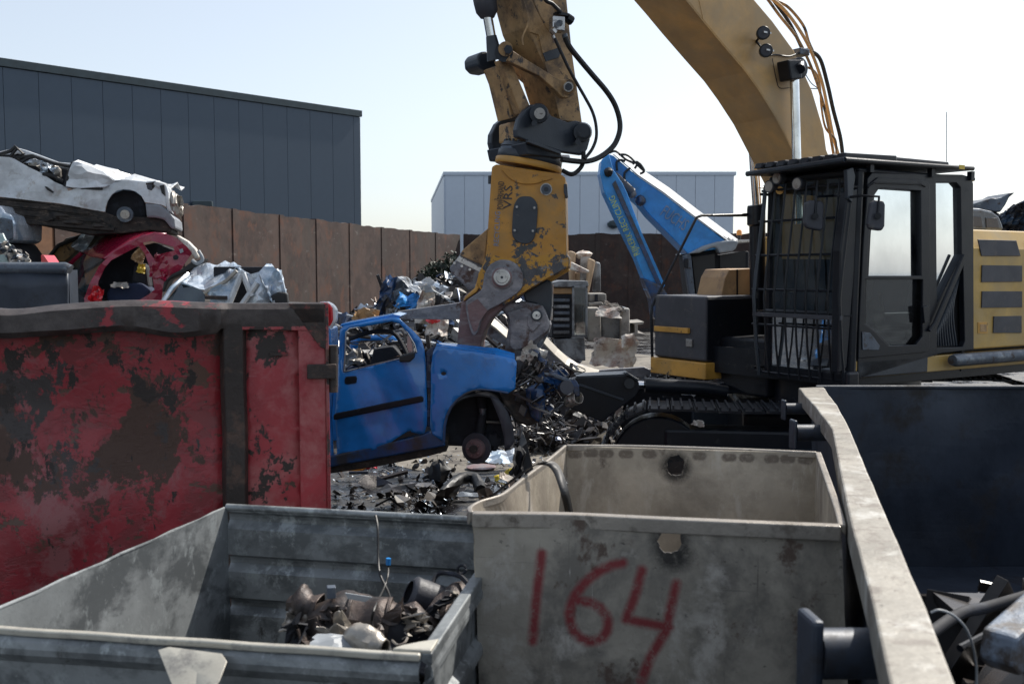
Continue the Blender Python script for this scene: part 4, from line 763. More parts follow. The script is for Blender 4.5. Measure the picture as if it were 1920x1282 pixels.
# ---- cab
T = lambda px, py=500, w=0: FX.loc(FX.p(px, py, w))[0]
Z = lambda px, py, w=0: FX.p(px, py, w).z
cab = [(1603, 710), (1606, 600), (1618, 400), (1622, 335), (1630, 325), (1800, 328), (1816, 333), (1820, 345), (1821, 655), (1760, 662)]
h1 = [(1642, 356), (1650, 353), (1725, 358), (1726, 517), (1624, 517), (1628, 440), (1635, 366)]
h2 = [(1620, 524), (1729, 524), (1728, 630), (1716, 646), (1665, 648), (1640, 622), (1619, 606)]
h3 = [(1750, 343), (1788, 343), (1796, 352), (1798, 478), (1752, 568)]
h4 = [(1752, 615), (1801, 500), (1804, 640), (1800, 650), (1752, 652)]
sheet(FX, cab, [h1, h2, h3, h4], 0.0, 'cab_side_frame', m_black, ex, thick=.06, d=.12, bevel=.008)
def glaz(h, name, mt, w=.015):
    P = [FX.p(x, y, w) for x, y in h]; return MB().add(P, [tuple(range(len(P)))]).build(name, mt, ex)
dr = [(1626, 348), (1645, 333), (1733, 338), (1742, 345), (1742, 650), (1736, 660), (1608, 672), (1610, 600), (1618, 450)]
sheet(FX, dr, [[(x, y) for x, y in h1], h2], -.035, 'door_frame', m_black, ex, thick=.02, d=.15, bevel=.006)
glaz(h1, 'door_window', g_cab); glaz(h2, 'door_window', g_low); glaz(h3, 'side_window', g_cab)
P = [FX.p(x, y, -.05) for x, y in ((1628, 352), (1640, 343), (1728, 346), (1735, 350))]; MB().tube(P, .008, 6).build('door_seal', m_rubber, ex)
X([(1731, 575), (1741, 573), (1741, 605), (1734, 606)], -.07, -.04, 'door_handle', m_black, .004)
X([(1617, 622), (1632, 624), (1650, 648), (1648, 656), (1618, 656)], -.055, -.048, 'step_pocket', m_steelb, .003)
MB().tube([FX.p(1742, 620, -.06), FX.p(1752, 605, -.06), FX.p(1800, 492, -.06), FX.p(1806, 478, -.06)], .016, 8).build('grab_rail', m_black, ex)
for k in range(9):
    t = k / 8; x0 = 1757 + 40 * t; ytop = 600 - 95 * t + 10; MB().tube(spline([FX.p(x0 - 4, 648, .02), FX.p(x0 - 3 - 8 * t, (648 + ytop) / 2, .0), FX.p(x0 + 2, ytop, .02)], 4), .011, 6).build('vent_louver', m_char, ex)
glaz([(1750, 500 + 120), (1805, 500), (1806, 655), (1750, 655)], 'vent_backing', m_rubber, .05)
# floor, rear, roof, front frame
zr = Z(1700, 330); zf = Z(1700, 690); u1 = T(1820)
MB().box(FX, .0, u1 - .02, .04, 1.02, 1.25, 1.37).build('cab_floor', m_black, ex)
MB().box(FX, .0, u1, -.03, 1.05, Z(1700, 331), Z(1700, 322)).build('cab_roof', m_black, ex, bevel=.02)
sheet(FX, [(0.0, 1.3), (u1, 1.3), (u1, zr), (0, zr)], [[(.15, 2.42), (u1 - .5, 2.42), (u1 - .5, zr - .12), (.15, zr - .12)]], 1.02, 'cab_far_frame', m_black, ex, thick=.05, d=.2, px=False)
Fback = Fr((FX.at(u1 - .03, 0, 0).x, FX.at(u1 - .03, 0, 0).y), 122)
sheet(Fback, [(.03, 1.3), (1.0, 1.3), (1.0, zr), (.03, zr)], [[(.12, 2.45), (.9, 2.45), (.9, zr - .12), (.12, zr - .12)]], 0, 'cab_rear_frame', m_black, ex, thick=.05, d=.2, px=False)
MB().tube([FX.at(.0, 1.02, 1.3), FX.at(.02, 1.02, zr)], .035, 8).build('front_pillar', m_black, ex); MB().tube([FX.at(-.02, .0, 1.3), FX.at(.03, .0, zr)], .05, 8).build('front_pillar', m_black, ex)
MB().tube([FX.at(0.02, 0, zr), FX.at(0.02, 1.02, zr)], .04, 8).build('front_header', m_black, ex); MB().tube([FX.at(-.04, 0, 1.9), FX.at(-.04, 1.02, 1.9)], .03, 8).build('front_crossbar', m_black, ex)
MB().add([FX.at(.01, .03, 1.92), FX.at(.01, 1.0, 1.92), FX.at(.03, 1.0, zr), FX.at(.03, .03, zr)], [(0, 1, 2, 3)]).build('windscreen', g_cab, ex)
MB().add([FX.at(.01, .03, 1.35), FX.at(.01, 1.0, 1.35), FX.at(.01, 1.0, 1.88), FX.at(.01, .03, 1.88)], [(0, 1, 2, 3)]).build('lower_windscreen', g_low, ex)
# interior
MB().box(FX, .75, 1.2, .3, .75, 1.6, 1.75).build('seat', m_seat, ex, bevel=.05); MB().prism([FX.at(1.1, .3, 1.7), FX.at(1.25, .3, 1.7), FX.at(1.42, .3, 2.5), FX.at(1.3, .3, 2.55)], FX.b * .45).build('seat_back', m_seat, ex, bevel=.04)
MB().box(FX, .65, 1.1, .16, .28, 1.75, 1.9).build('console', m_black, ex, bevel=.02); MB().box(FX, .65, 1.1, .78, .9, 1.75, 1.9).build('console', m_black, ex, bevel=.02)
MB().tube([FX.at(.7, .22, 1.9), FX.at(.66, .22, 2.08)], .02, 8).build('joystick', m_black, ex); MB().tube([FX.at(.3, .35, 1.38), FX.at(.22, .35, 1.75)], .012, 6).build('travel_lever', m_black, ex); MB().tube([FX.at(.3, .5, 1.38), FX.at(.22, .5, 1.75)], .012, 6).build('travel_lever', m_black, ex)
MB().box(FX, .12, .2, .85, .98, 1.8, 2.1).build('monitor', m_black, ex, bevel=.01); MB().tube(spline([FX.at(.1, .7, 1.55), FX.at(.08, .5, 1.6), FX.at(.06, .42, 1.5)], 5), .015, 8).build('blue_hose', m_fuchs, ex)
MB().box(FX, 1.3, u1 - .05, .1, .95, 1.35, 2.0).build('rear_box', m_black, ex, bevel=.02)
# protective cage
prof = [(-.08, 3.13), (-.10, 2.9), (-.19, 2.25), (-.21, 2.05), (-.17, 1.6), (-.12, 1.28)]
nb = 9
for i in range(nb):
    w = -.02 + 1.03 * i / (nb - 1); r_ = .02 if i in (0, nb - 1) else .0105
    MB().tube([FX.at(u, w, z) for u, z in prof], r_, 6).build('cage_bar', m_char if i == nb - 1 else m_black, ex)
for (u, z) in ((-.085, 3.08), (-.12, 2.78), (-.16, 2.45), (-.2, 2.12), (-.19, 1.78), (-.125, 1.31)):
    MB().tube([FX.at(u + .012, -.02, z), FX.at(u + .012, 1.06, z)], .012, 6).build('cage_crossbar', m_black, ex)
MB().box(FX, -.21, -.18, -.04, 1.03, 1.86, 1.9).build('cage_rail', m_greyplastic, ex, bevel=.004)
for w in (-.02, 1.06):
    for z in (3.05, 1.9, 1.35): MB().tube([FX.at(-.09 if z > 3 else -.15, w, z), FX.at(.02, w, z)], .014, 6).build('cage_bracket', m_black, ex)
X([(1588, 318), (1600, 314), (1604, 330), (1598, 380), (1590, 372)], -.05, -.01, 'cage_gusset', m_char, .006)
X([(1576, 470), (1590, 360), (1612, 352), (1618, 365), (1598, 560), (1588, 690), (1572, 700)], -.03, .06, 'hinge_column', m_black, .012)
# roof guard
ug = T(1820, 315) - .12
z0 = 3.27
MB().prism([FX.at(-.24, -.08, z0 - .02), FX.at(ug, -.08, z0), FX.at(ug, 1.06, z0), FX.at(-.24, 1.06, z0 - .05)], UP * .035).build('roof_guard', m_char, ex, bevel=.006)
MB().tube([FX.at(-.26, -.09, z0), FX.at(ug + .02, -.09, z0 + .02)], .022, 8).build('guard_rail', m_black, ex); MB().tube([FX.at(-.26, -.09, z0), FX.at(-.26, 1.08, z0 - .03)], .026, 8).build('guard_rail', m_char, ex)
for i in range(8): MB().prism([FX.at(-.23, -.05 + .14 * i, z0 + .015), FX.at(.5, -.05 + .14 * i, z0 + .03), FX.at(.5, -.05 + .14 * i, z0 + .085), FX.at(-.2, -.05 + .14 * i, z0 + .07)], FX.b * .1 ).build('guard_slat', m_black, ex, bevel=.012)
MB().box(FX, .3, 1.5, .1, 1.0, z0 + .03, z0 + .1).build('roof_hatch', m_black, ex, bevel=.02)
for u in (.12, 1.0, 1.62): MB().box(FX, u, u + .05, -.06, -.01, zr, z0).build('guard_support', m_black, ex)
X([(1799, 309), (1809, 310), (1809, 318), (1799, 317)], -.165, -.16, 'warning_patch', m_ylab, 0)
for (x, y, w) in ((1473, 335, .8), (1500, 345, .55), (1476, 352, .9)):
    c = FX.p(x, y, w); c = FX.at(-.07, w, c.z); MB().tube([c, c - FX.a * .08], [.05, .062], 16).build('cab_lamp', m_greyplastic, ex); MB().cyl(c - FX.a * .082, c - FX.a * .085, .05, 16).build('lamp_lens', m_exhl, ex)
MB().cyl(FX.p(1462, 357, .9) , FX.p(1462, 357, .84), .04, 8).build('warning_lamp', m_yel, ex)
# mirrors
for pts, w, a0, a1 in (([(1511, 380), (1520, 375), (1544, 378), (1546, 384), (1545, 428), (1540, 433), (1515, 428), (1509, 420)], .25, (1530, 372, .2), (1575, 365, 0)), ([(1634, 380), (1642, 375), (1658, 376), (1661, 384), (1660, 424), (1655, 433), (1632, 430), (1628, 420)], -.3, (1628, 365, -.28), (1612, 373, 0))):
    uu = -.42 if w > 0 else -.1
    fm = Fr((FX.at(uu, w, 0).x, FX.at(uu, w, 0).y), 5)
    mi = plate(fm, pts, 0, .07, 'mirror', m_greyplastic, ex, bevel=.02); cx = sum(p[0] for p in pts) / 8; cy = sum(p[1] for p in pts) / 8
    MB().cyl(fm.p(cx, cy + 2, 0), fm.p(cx, cy + 2, -.035), .028, 12).build('mirror_joint', m_black, mi)
    MB().tube([fm.p(cx, cy, -.01), fm.p(cx + 2, cy - 34, .0), fm.p(cx - 30 if w < 0 else cx + 34, cy - 36, .1), FX.at(-.12, .0, fm.p(cx, cy - 36, 0).z)], .012, 6).build('mirror_arm', m_black, mi)
# antenna
MB().tube([FX.p(1775, 306, .5), FX.p(1775, 210, .5)], .004, 5).build('antenna', m_black, ex)

# ---- engine house and frame
tE0, tE1 = T(1823), 5.0
ZT, ZC, ZB = Z(1823, 429), Z(1823, 466), Z(1823, 655)
MB().prism([FX.at(tE0, 0, ZB), FX.at(tE1, 0, ZB), FX.at(tE1, 0, ZC), FX.at(tE1, .12, ZT), FX.at(tE0, .12, ZT), FX.at(tE0, 0, ZC)][0:4] + [FX.at(tE0, .12, ZT), FX.at(tE0, 0, ZC)], FX.b * .0001) if False else None
MB().add([FX.at(u, w, z) for u in (tE0, tE1) for w, z in ((0, ZB), (0, ZC), (.1, ZT), (2.9, ZT), (2.9, ZB))], [(0, 1, 2, 3, 4), (5, 9, 8, 7, 6), (0, 5, 6, 1), (1, 6, 7, 2), (2, 7, 8, 3), (3, 8, 9, 4), (4, 9, 5, 0)]).build('engine_cover', m_yclean, ex, bevel=.015)
lv = [[(1834, 449), (1906, 451), (1914, 480), (1841, 480)], [(1842, 497), (1917, 498), (1917, 528), (1841, 529)], [(1842, 546), (1917, 546), (1917, 576), (1841, 577)], [(1864, 593), (1916, 592), (1916, 624), (1863, 624)]]
for q in lv:
    X(q, -.012, .0, 'vent_grille', m_greyplastic, .003)
    X([(x + 92, y) for x, y in q], -.012, .0, 'vent_grille', m_greyplastic, .003)
X([(1834, 604), (1852, 604), (1852, 625), (1834, 625)], -.006, 0, 'latch', m_yel, .002); X([(1838, 608), (1850, 608), (1850, 622), (1838, 622)], -.01, -.006, 'latch_pull', m_stick, .002)
MB().box(FX, .02, 5.0, -.02, .12, Z(1612, 708), Z(1612, 676)).build('frame_rail', m_yclean, ex, bevel=.01)
MB().box(FX, .06, T(1740), -.03, -.015, Z(1612, 707), Z(1612, 677)).build('rail_panel', m_char, ex, bevel=.008)
MB().box(FX, -.12, .05, -.06, .3, 1.2, 1.4).build('frame_corner', m_black, ex, bevel=.03)
MB().tube([FX.at(T(1770), -.12, Z(1770, 673)), FX.at(T(1776), -.12, Z(1776, 673)), FX.at(5.2, -.12, Z(1770, 673))], [.05, .062, .062], 14).build('side_bumper', m_steelb, ex)
MB().box(FX, .1, 4.9, .14, 2.8, 1.22, 1.5).build('main_frame', m_black, ex)
# hood with two windows on the deck
hw = 1.05
X([(1800, 432), (1800, 388), (1840, 391), (1862, 396), (1874, 405), (1880, 420), (1883, 432)], hw, hw + .8, 'exhaust_hood', m_steelb, .03)
X([(1812, 405), (1840, 406), (1843, 426), (1812, 424)], hw - .01, hw, 'hood_grille', m_greyplastic, .008); X([(1849, 408), (1870, 409), (1874, 428), (1850, 427)], hw - .01, hw, 'hood_grille', m_greyplastic, .008)
# ---- front tool box on the far side
tb0 = 1.95; fb_ = FX
u_i = 0.0
MB().add([FX.at(u, w, z) for z in (1.33, 2.03) for (u, w) in ((0, 1.9), (-.0, 2.75), (.9, 2.75), (.75, 1.9))], [(3, 2, 1, 0), (4, 5, 6, 7), (0, 1, 5, 4), (1, 2, 6, 5), (2, 3, 7, 6), (3, 0, 4, 7)]).build('tool_box', m_greyplastic, ex, bevel=.025)
MB().box(FX, .006, .74, 1.885, 1.9, 1.35, 2.0).build('tool_box_side', m_black, ex, bevel=.004)
MB().box(FX, -.03, .8, 1.87, 2.78, 1.14, 1.32).build('front_beam', m_yel, ex, bevel=.012)
MB().box(FX, -.035, .0, 2.15, 2.72, 1.62, 1.68).build('step', m_yel, ex, bevel=.006)
MB().box(FX, -.02, .0, 2.1, 2.2, 1.48, 1.56).build('latch', m_pin, ex, bevel=.004)
MB().box(FX, .2, 1.0, 1.2, 1.9, 1.0, 1.6).build('boom_foot', m_black, ex, bevel=.03)
hr_ = [(1408, 404), (1316, 404), (1306, 408), (1222, 575), (1221, 590), (1223, 672), (1230, 682), (1245, 684)]
MB().tube([FX.p(x, y, 2.8) for x, y in hr_], .017, 8).build('handrail', m_black, ex)
X([(1360, 520), (1368, 505), (1412, 503), (1412, 552), (1352, 556)], 2.2, 2.6, 'deck_box', m_tan, .01); X([(1382, 505), (1384, 505), (1384, 553), (1382, 553)], 2.19, 2.2, 'box_seam', m_black, 0)

# ---- undercarriage
tl_ = 4.9; zc, rr_ = .53, .50
def trk(s):   # closed loop by arc length, front at u=0
    st = tl_ - 2 * rr_; per = 2 * st + 2 * pi * rr_; s = s % per
    if s < st: u = rr_ + s; z = zc + rr_ - .03 * sin(pi * 2.2 * s / st) ** 2 + .05 * min(1, s / 2); return u, z, 0.0
    s -= st
    if s < pi * rr_: a = s / rr_; return tl_ - rr_ + sin(a) * rr_, zc + cos(a) * rr_, -a
    s -= pi * rr_
    if s < st: return tl_ - rr_ - s, zc - rr_, -pi
    s -= st; a = s / rr_; return rr_ - sin(a) * rr_, zc - cos(a) * rr_, -pi - a
per = 2 * (tl_ - 2 * rr_) + 2 * pi * rr_; ns = 52
for (w0, w1) in ((0, .6), (2.55, 3.15)):
    first = None
    for k in range(ns):
        u, z, a = trk(per * k / ns)
        if first is None:
            mb = MB()
            L2 = .1
            for (a0, a1, b0, b1) in ((-L2, L2, -.0, .022), (L2 - .028, L2 - .008, .022, .04), (-.01, .008, .022, .05), (-L2 + .01, -L2 + .026, .022, .05)):
                mb.prism([Vector((a0, -.3, b0)), Vector((a1, -.3, b0)), Vector((a1, -.3, b1)), Vector((a0, -.3, b1))], Vector((0, .6, 0)))
            lo = worg(ex); first = mb.build('track_shoe', m_black, ex); 
            for v in first.data.vertices: v.co += lo
            o_ = first
        else: o_ = first.copy(); COL.objects.link(o_)
        o_.location = FT.at(u, (w0 + w1) / 2, z) - worg(ex)
        o_.rotation_euler = (Matrix.Rotation(radians(FT.deg), 3, 'Z') @ Matrix.Rotation(-a, 3, 'Y')).to_euler()
    MB().box(FT, .55, tl_ - .55, w0 + .12, w1 - .12, .2, .85).build('track_frame', m_black, ex, bevel=.03)
    MB().box(FT, .9, tl_ - .9, w0 + .02, w0 + .12, .3, .7).build('track_guard', m_char, ex, bevel=.02)
    for u in (rr_, tl_ - rr_): MB().cyl(FT.at(u, w0 + .14, zc), FT.at(u, w1 - .14, zc), .43, 28).build('idler_wheel', m_black, ex, bevel=.02)
    for k in range(7): MB().cyl(FT.at(1.05 + .46 * k, w0 + .1, .17), FT.at(1.05 + .46 * k, w1 - .1, .17), .1, 14).build('track_roller', m_black, ex)
MB().box(FT, 1.3, 3.6, .6, 2.55, .45, .95).build('car_body', m_black, ex, bevel=.04)
MB().cyl(FT.at(2.4, 1.57, .95), FT.at(2.4, 1.57, 1.24), .75, 36).build('swing_bearing', m_black, ex)
MB().box(FT, .3, .9, .0, .012, .2, .62).build('mud_plate', m_under, ex)
shard(FT.at(.85, -.02, .93), .12, .05, (1.2, .2, 0), 77, m_pale, 'snagged_sheet', ex, .03, 12)
# hold-down arms reaching over the car
def A(Y, pts, d, name, mt, bev=.008): return plate(Fr((0, Y), 0), pts, 0, d, name, mt, ex, bevel=bev)
A(9.55, [(1041, 754), (1040, 716), (1085, 707), (1176, 704), (1190, 708), (1198, 716), (1199, 730), (1193, 741), (1129, 791)], .1, 'clamp_arm', m_black)
A(9.53, [(1060, 718), (1090, 720), (1170, 748), (1168, 751), (1088, 724), (1060, 721)], .02, 'arm_rib', m_char, .002)
A(9.55, [(1080, 705), (1174, 701), (1176, 705), (1085, 709)], .3, 'arm_flange', m_char, .002)
MB().cyl(WY(1180, 719, 9.55), WY(1180, 719, 9.5), .05, 16).build('arm_pin', m_black, ex)
A(9.5, [(1172, 699), (1176, 698), (1199, 712), (1196, 715)], .2, 'arm_flap', m_char, .002)
MB().cyl(WY(1190, 721, 9.75), WY(1214, 722, 9.78), .038, 14).build('cylinder_rod', m_chrome, ex); MB().tube([WY(1209, 722, 9.78), WY(1212, 722, 9.78), WY(1320, 727, 9.9), WY(1360, 733, 9.95)], [.07, .075, .075, .07], 18).build('cylinder_barrel', m_black, ex)
MB().prism([WY(1300, 745, 9.9), WY(1322, 722, 9.9), WY(1358, 717, 9.9), WY(1400, 735, 10.0)], Vector((0, .3, 0))).build('cylinder_mount', m_black, ex, bevel=.01)
A(11.9, [(860, 575), (925, 590), (960, 625), (1028, 640), (1063, 668), (1082, 681), (1122, 694), (1208, 688), (1235, 700), (1235, 730), (1120, 735), (1060, 725), (1000, 690), (950, 650), (900, 620)], .08, 'clamp_arm', m_claw)
fl_ = [(905, 582), (921, 594), (952, 622), (990, 637), (1020, 629), (1046, 655), (1072, 678), (1088, 684), (1124, 694)]
fl_ = [(905, 580), (932, 600), (962, 627), (1008, 622), (1026, 634), (1046, 656), (1072, 677), (1088, 683), (1124, 693)]
fl_ = [(900, 575), (921, 592), (952, 619), (985, 640), (1010, 655)]
m_edge = mat('pale_arm_flange', (0.26, .235, .19), [((0.3, .26, .2), 6, .6, .08)], rough=.5, metal=.1)  # flange tone, paler than the arm plate
def flange(pts, Y, d, name):
    mb = MB(); P = [WY(x, y, Y) for x, y in pts]; m = len(P)
    for i, p in enumerate(P): mb.v += [p - Vector((0, .11, 0)) + UP * .0, p + Vector((0, d, 0)), p + Vector((0, d, -.03)), p - Vector((0, .11, .03))]
    for i in range(m - 1):
        for k in range(4): mb.f.append((i * 4 + k, i * 4 + (k + 1) % 4, i * 4 + 4 + (k + 1) % 4, i * 4 + 4 + k)); mb.sm.append(False)
    mb.f += [(0, 1, 2, 3), tuple(4 * m - 4 + k for k in range(4))]; mb.sm += [False] * 2
    # tilt the flange toward the viewer so that its pale top shows
    return mb.build(name, m_edge, ex, bevel=.004)
def flange2(pts, Y, name, h=11):
    mb = MB(); m = len(pts)
    for x, y in pts:
        p = WY(x, y, Y); nrm = Vector((.35, -.3, .6)); q = WY(x - h * .55, y + h, Y - .16); mb.v += [p, q, q - UP * .03, p - UP * .03]
    for i in range(m - 1):
        for k in range(4): mb.f.append((i * 4 + k, i * 4 + (k + 1) % 4, i * 4 + 4 + (k + 1) % 4, i * 4 + 4 + k)); mb.sm.append(False)
    mb.f += [(0, 1, 2, 3), tuple(4 * m - 4 + k for k in range(4))]; mb.sm += [False] * 2
    return mb.build(name, m_edge, ex, bevel=.004)
flange2([(915, 588), (935, 603), (955, 621), (985, 645)], 11.85, 'arm_flange'); flange2([(1024, 630), (1046, 653), (1066, 671), (1084, 682), (1124, 693)], 11.85, 'arm_flange')
A(11.6, [(744, 584), (870, 566), (900, 580), (900, 600), (750, 598)], .12, 'clamp_arm_tip', m_claw)
A(11.7, [(1230, 684), (1290, 688), (1345, 694), (1345, 700), (1240, 700)], .5, 'blade_plate', m_steelb, .004)
# ================================================================== blue car in the jaws
YC = 8.5
car = thing('wrecked_car', 'bright blue half dismantled car with empty door window, gripped by the shear', 'car', WY(760, 900, YC))
FCa = Fr((0, YC), 0)
def CS(pts, holes, w, name, mt, d=.05, amp=.01, fq=2, seed=1, thick=.02, par=car, fr=FCa, sm=True, crease=0):
    k = creases(seed, crease, fq, 4) if crease else None
    return sheet(fr, pts, holes, w, name, mt, par, thick=thick, d=d, disp=lambda u, z: amp * noise.noise(Vector((u * fq + seed, z * fq, seed))) + (k(u, z) if k else 0), smooth=sm)
def CP(pts, w0, w1, name, mt, bev=.006, par=car, fr=FCa, curve=0): return plate(fr, pts, w0, w1, name, mt, par, bevel=bev, curve=curve)
win = [(650, 700), (650, 622), (656, 616), (735, 602), (750, 606), (763, 622), (778, 645), (783, 660), (775, 665), (648, 697)]
win = [(645, 697), (649, 622), (656, 616), (735, 602), (750, 606), (763, 622), (777, 645), (781, 660), (773, 666)]
door = CS([(632, 856), (629, 780), (634, 697), (636, 640), (638, 617), (645, 611), (737, 594), (750, 597), (758, 605), (775, 620), (790, 637), (796, 656), (799, 700), (801, 750), (801, 795), (796, 812), (787, 813), (765, 808), (735, 828), (700, 843)], [win], 0, 'door', m_blue, d=.035, amp=.035, fq=1.8, seed=4, crease=.028)
for i in range(1): 
    P = [FCa.p(x, y, -.015) for x, y in win + [win[0]]]; MB().tube(P, .007, 6).build('window_seal', m_pin, door)
CP([(646, 711), (649, 706), (667, 705), (669, 709), (668, 718), (650, 721), (646, 719)], -.03, .0, 'door_handle', m_black, .006, door)
CP([(625, 779), (628, 775), (790, 742), (794, 745), (794, 753), (630, 787), (625, 787)], -.035, -.0, 'side_moulding', m_black, .008, door)
CP([(749, 668), (777, 660), (776, 672), (768, 679), (748, 679)], -.10, .02, 'mirror_stub', m_rubber, .012, door)
CP([(770, 806), (787, 812), (742, 826), (722, 834)], -.012, .03, 'torn_gap', m_rubber, .004, door)
CS([(520, 620), (632, 618), (628, 700), (622, 778), (626, 858), (520, 880)], [], .03, 'rear_side_panel', m_blue, d=.07, amp=.02, seed=6)
CP([(636, 614), (640, 607), (737, 589), (752, 592), (748, 597), (640, 612)], .0, .5, 'roof_rail', m_blue, .01)
sill = CP([(520, 886), (617, 868), (640, 862), (735, 836), (790, 817), (806, 812), (838, 826), (838, 846), (800, 856), (700, 876), (617, 888), (520, 905)], .02, 1.4, 'floor_pan', m_under, .01)
CP([(520, 876), (632, 852), (790, 815), (806, 808), (830, 822), (836, 836), (760, 850), (620, 876), (520, 898)], -.02, .06, 'sill', m_bluedark, .015)
# fender and what is left of the bonnet
arch = [(899, 729), (886, 732), (871, 738), (857, 749), (846, 763), (838, 780), (834, 797), (832, 828)]
fen = CS([(812, 815), (806, 800), (808, 735), (808, 690), (812, 660), (818, 648), (828, 651), (880, 658), (930, 665), (965, 673), (969, 680), (966, 728), (953, 737), (924, 732)] + arch, [circ(832, 700, 5, 3.4, 12)], -.03, 'front_wing', m_blue, d=.035, amp=.018, fq=1.5, seed=9)
MB().tube([FCa.p(x, y, -.035) for x, y in [(953, 736), (924, 731)] + arch], .012, 8).build('arch_edge', m_bluedark, fen)
CP([(824, 698), (826, 696), (838, 696), (839, 704), (826, 704)], -.04, -.025, 'lamp_hole', m_rubber, .002, fen)
P = [FCa.p(x, y, -.02) for x, y in ((818, 648), (828, 651), (880, 658), (930, 665), (965, 673))]; kk = creases(4, .02, 3, 3)
MB().grid(lambda u, v: P[int(round(u * 4))] + Vector((0, .16 * v, .03 * sin(v * 2.4) + (kk(u, v) if v > .3 else 0))), 4, 4).build('bonnet_remains', m_blue, car, solid=.008)
CP([(798, 660), (812, 648), (820, 640), (826, 648), (815, 655), (808, 690), (809, 740), (806, 800), (800, 800)], .02, .1, 'hinge_post', m_bluedark, .01)
for i, (x, y) in enumerate(((803, 672), (806, 690), (803, 720), (805, 745), (803, 775))): MB().box(Fr((FCa.p(x, y, 0).x, YC), 10), -.012, .02, -.01, .03, FCa.p(x, y, 0).z - .03, FCa.p(x, y, 0).z + .03).build('hinge', m_steelb if i % 2 else m_bluedark, car, bevel=.004)
# wheel arch interior and brake disc
CP([(830, 835), (832, 790), (850, 745), (880, 725), (930, 725), (955, 760), (962, 815), (955, 835), (900, 838)], .35, .45, 'inner_wing', m_dark, .01)
ac = FCa.p(897, 800, .0)
def linf(u, v):
    a = radians(12 + 158 * u); rx, rz = .325, .335; c = FCa.p(898, 815, 0); return c + Vector((cos(a) * rx, .02 + .34 * v, sin(a) * rz))
MB().grid(linf, 22, 4, True).build('wheel_arch_liner', m_rubber, car, solid=.01)
CS([(918, 740), (935, 748), (952, 772), (962, 800), (965, 826), (958, 838), (947, 846), (945, 820), (938, 790), (928, 765)], [], .02, 'liner_flap', m_greyplastic, d=.04, amp=.03, fq=6, seed=3)
hubc = WY(894, 840, 8.62); hd = Vector((-.35, -.93, .05)).normalized()
hub = MB().tube([hubc, hubc + hd * .012, hubc + hd * .02], [.135, .137, .132], 32).build('brake_disc', m_greyplastic, car)
MB().tube([hubc + hd * .018, hubc + hd * .06, hubc + hd * .065], [.09, .082, .06], 26).build('disc_hat', m_clawred, hub); MB().cyl(hubc + hd * .06, hubc + hd * .09, .035, 16).build('hub_cap', m_under, hub)
for k in range(5):
    a = 2 * pi * k / 5; e = hd.cross(UP).normalized(); g = e.cross(hd); c = hubc + hd * .06 + (e * cos(a) + g * sin(a)) * .055; MB().cyl(c, c + hd * .015, .009, 6).build('wheel_stud', m_pin, hub)
MB().tube([hubc - hd * .06, hubc + UP * .1 + Vector((.02, .1, 0)), WY(905, 770, 8.75), WY(900, 735, 8.8)], [.05, .045, .04, .05], 12).build('strut', m_dark, car)
MB().tube([WY(905, 765, 8.74), WY(903, 800, 8.74)], .035, 10).build('damper', m_steelb, car); MB().ball(WY(922, 828, 8.72), .08, 10, .5).build('caliper', m_dark, car)
MB().tube([WY(910, 790, 8.8), WY(948, 792, 8.85)], .015, 8).build('steering_rod', m_pin, car)
# front: torn engine bay
CP([(935, 738), (966, 732), (1012, 736), (1020, 745), (1016, 790), (990, 800), (965, 790), (950, 765)], .1, .5, 'engine_block', m_under, .02)
CS([(985, 728), (1015, 715), (1022, 735), (1021, 770), (1010, 790), (996, 782), (990, 755)], [], .02, 'torn_bumper', m_bluedark, d=.04, amp=.08, fq=7, seed=12, crease=.03)
shard(WY(1000, 668, 8.75), .26, .2, (1.3, .5, .3), 41, m_pale, 'headlamp_remains', car, .05, 8)
shard(WY(1012, 668, 8.7), .2, .06, (.6, .9, .3), 43, m_bluedark, 'bent_bonnet_edge', car, .03, 8)
shard(WY(1000, 690, 8.7), .22, .2, (1.2, .2, .1), 47, m_under, 'torn_liner', car, .07, 9)
shard(WY(1040, 705, 8.6), .3, .16, (.9, .3, -.2), 44, m_bluedark, 'torn_crossmember', car, .06, 9)
shard(WY(1028, 718, 8.65), .28, .16, (1.3, -.3, .3), 48, m_bluedark, 'torn_crossmember', car, .06, 9)
MB().tube([WY(1020, 700, 8.5), WY(1045, 706, 8.5), WY(1072, 716, 8.5)], [.012, .022, .02], 8).build('bumper_bar', m_steelb, car)
MB().cyl(WY(1058, 728, 8.55), WY(1063, 726, 8.45), .06, 20).build('fog_lamp', m_greyplastic, car)
canister(WY(1062, 752, 8.6), WY(1084, 745, 8.5), [(0, .03), (.3, .05), (1, .04)], 'torn_lamp_shell', m_exhl, car, 5, .4)
CP([(1070, 712), (1078, 710), (1086, 722), (1087, 742), (1080, 744), (1072, 730)], -.02, .1, 'front_bracket', m_bluedark, .01)
rb = random.Random(21); mb = MB()
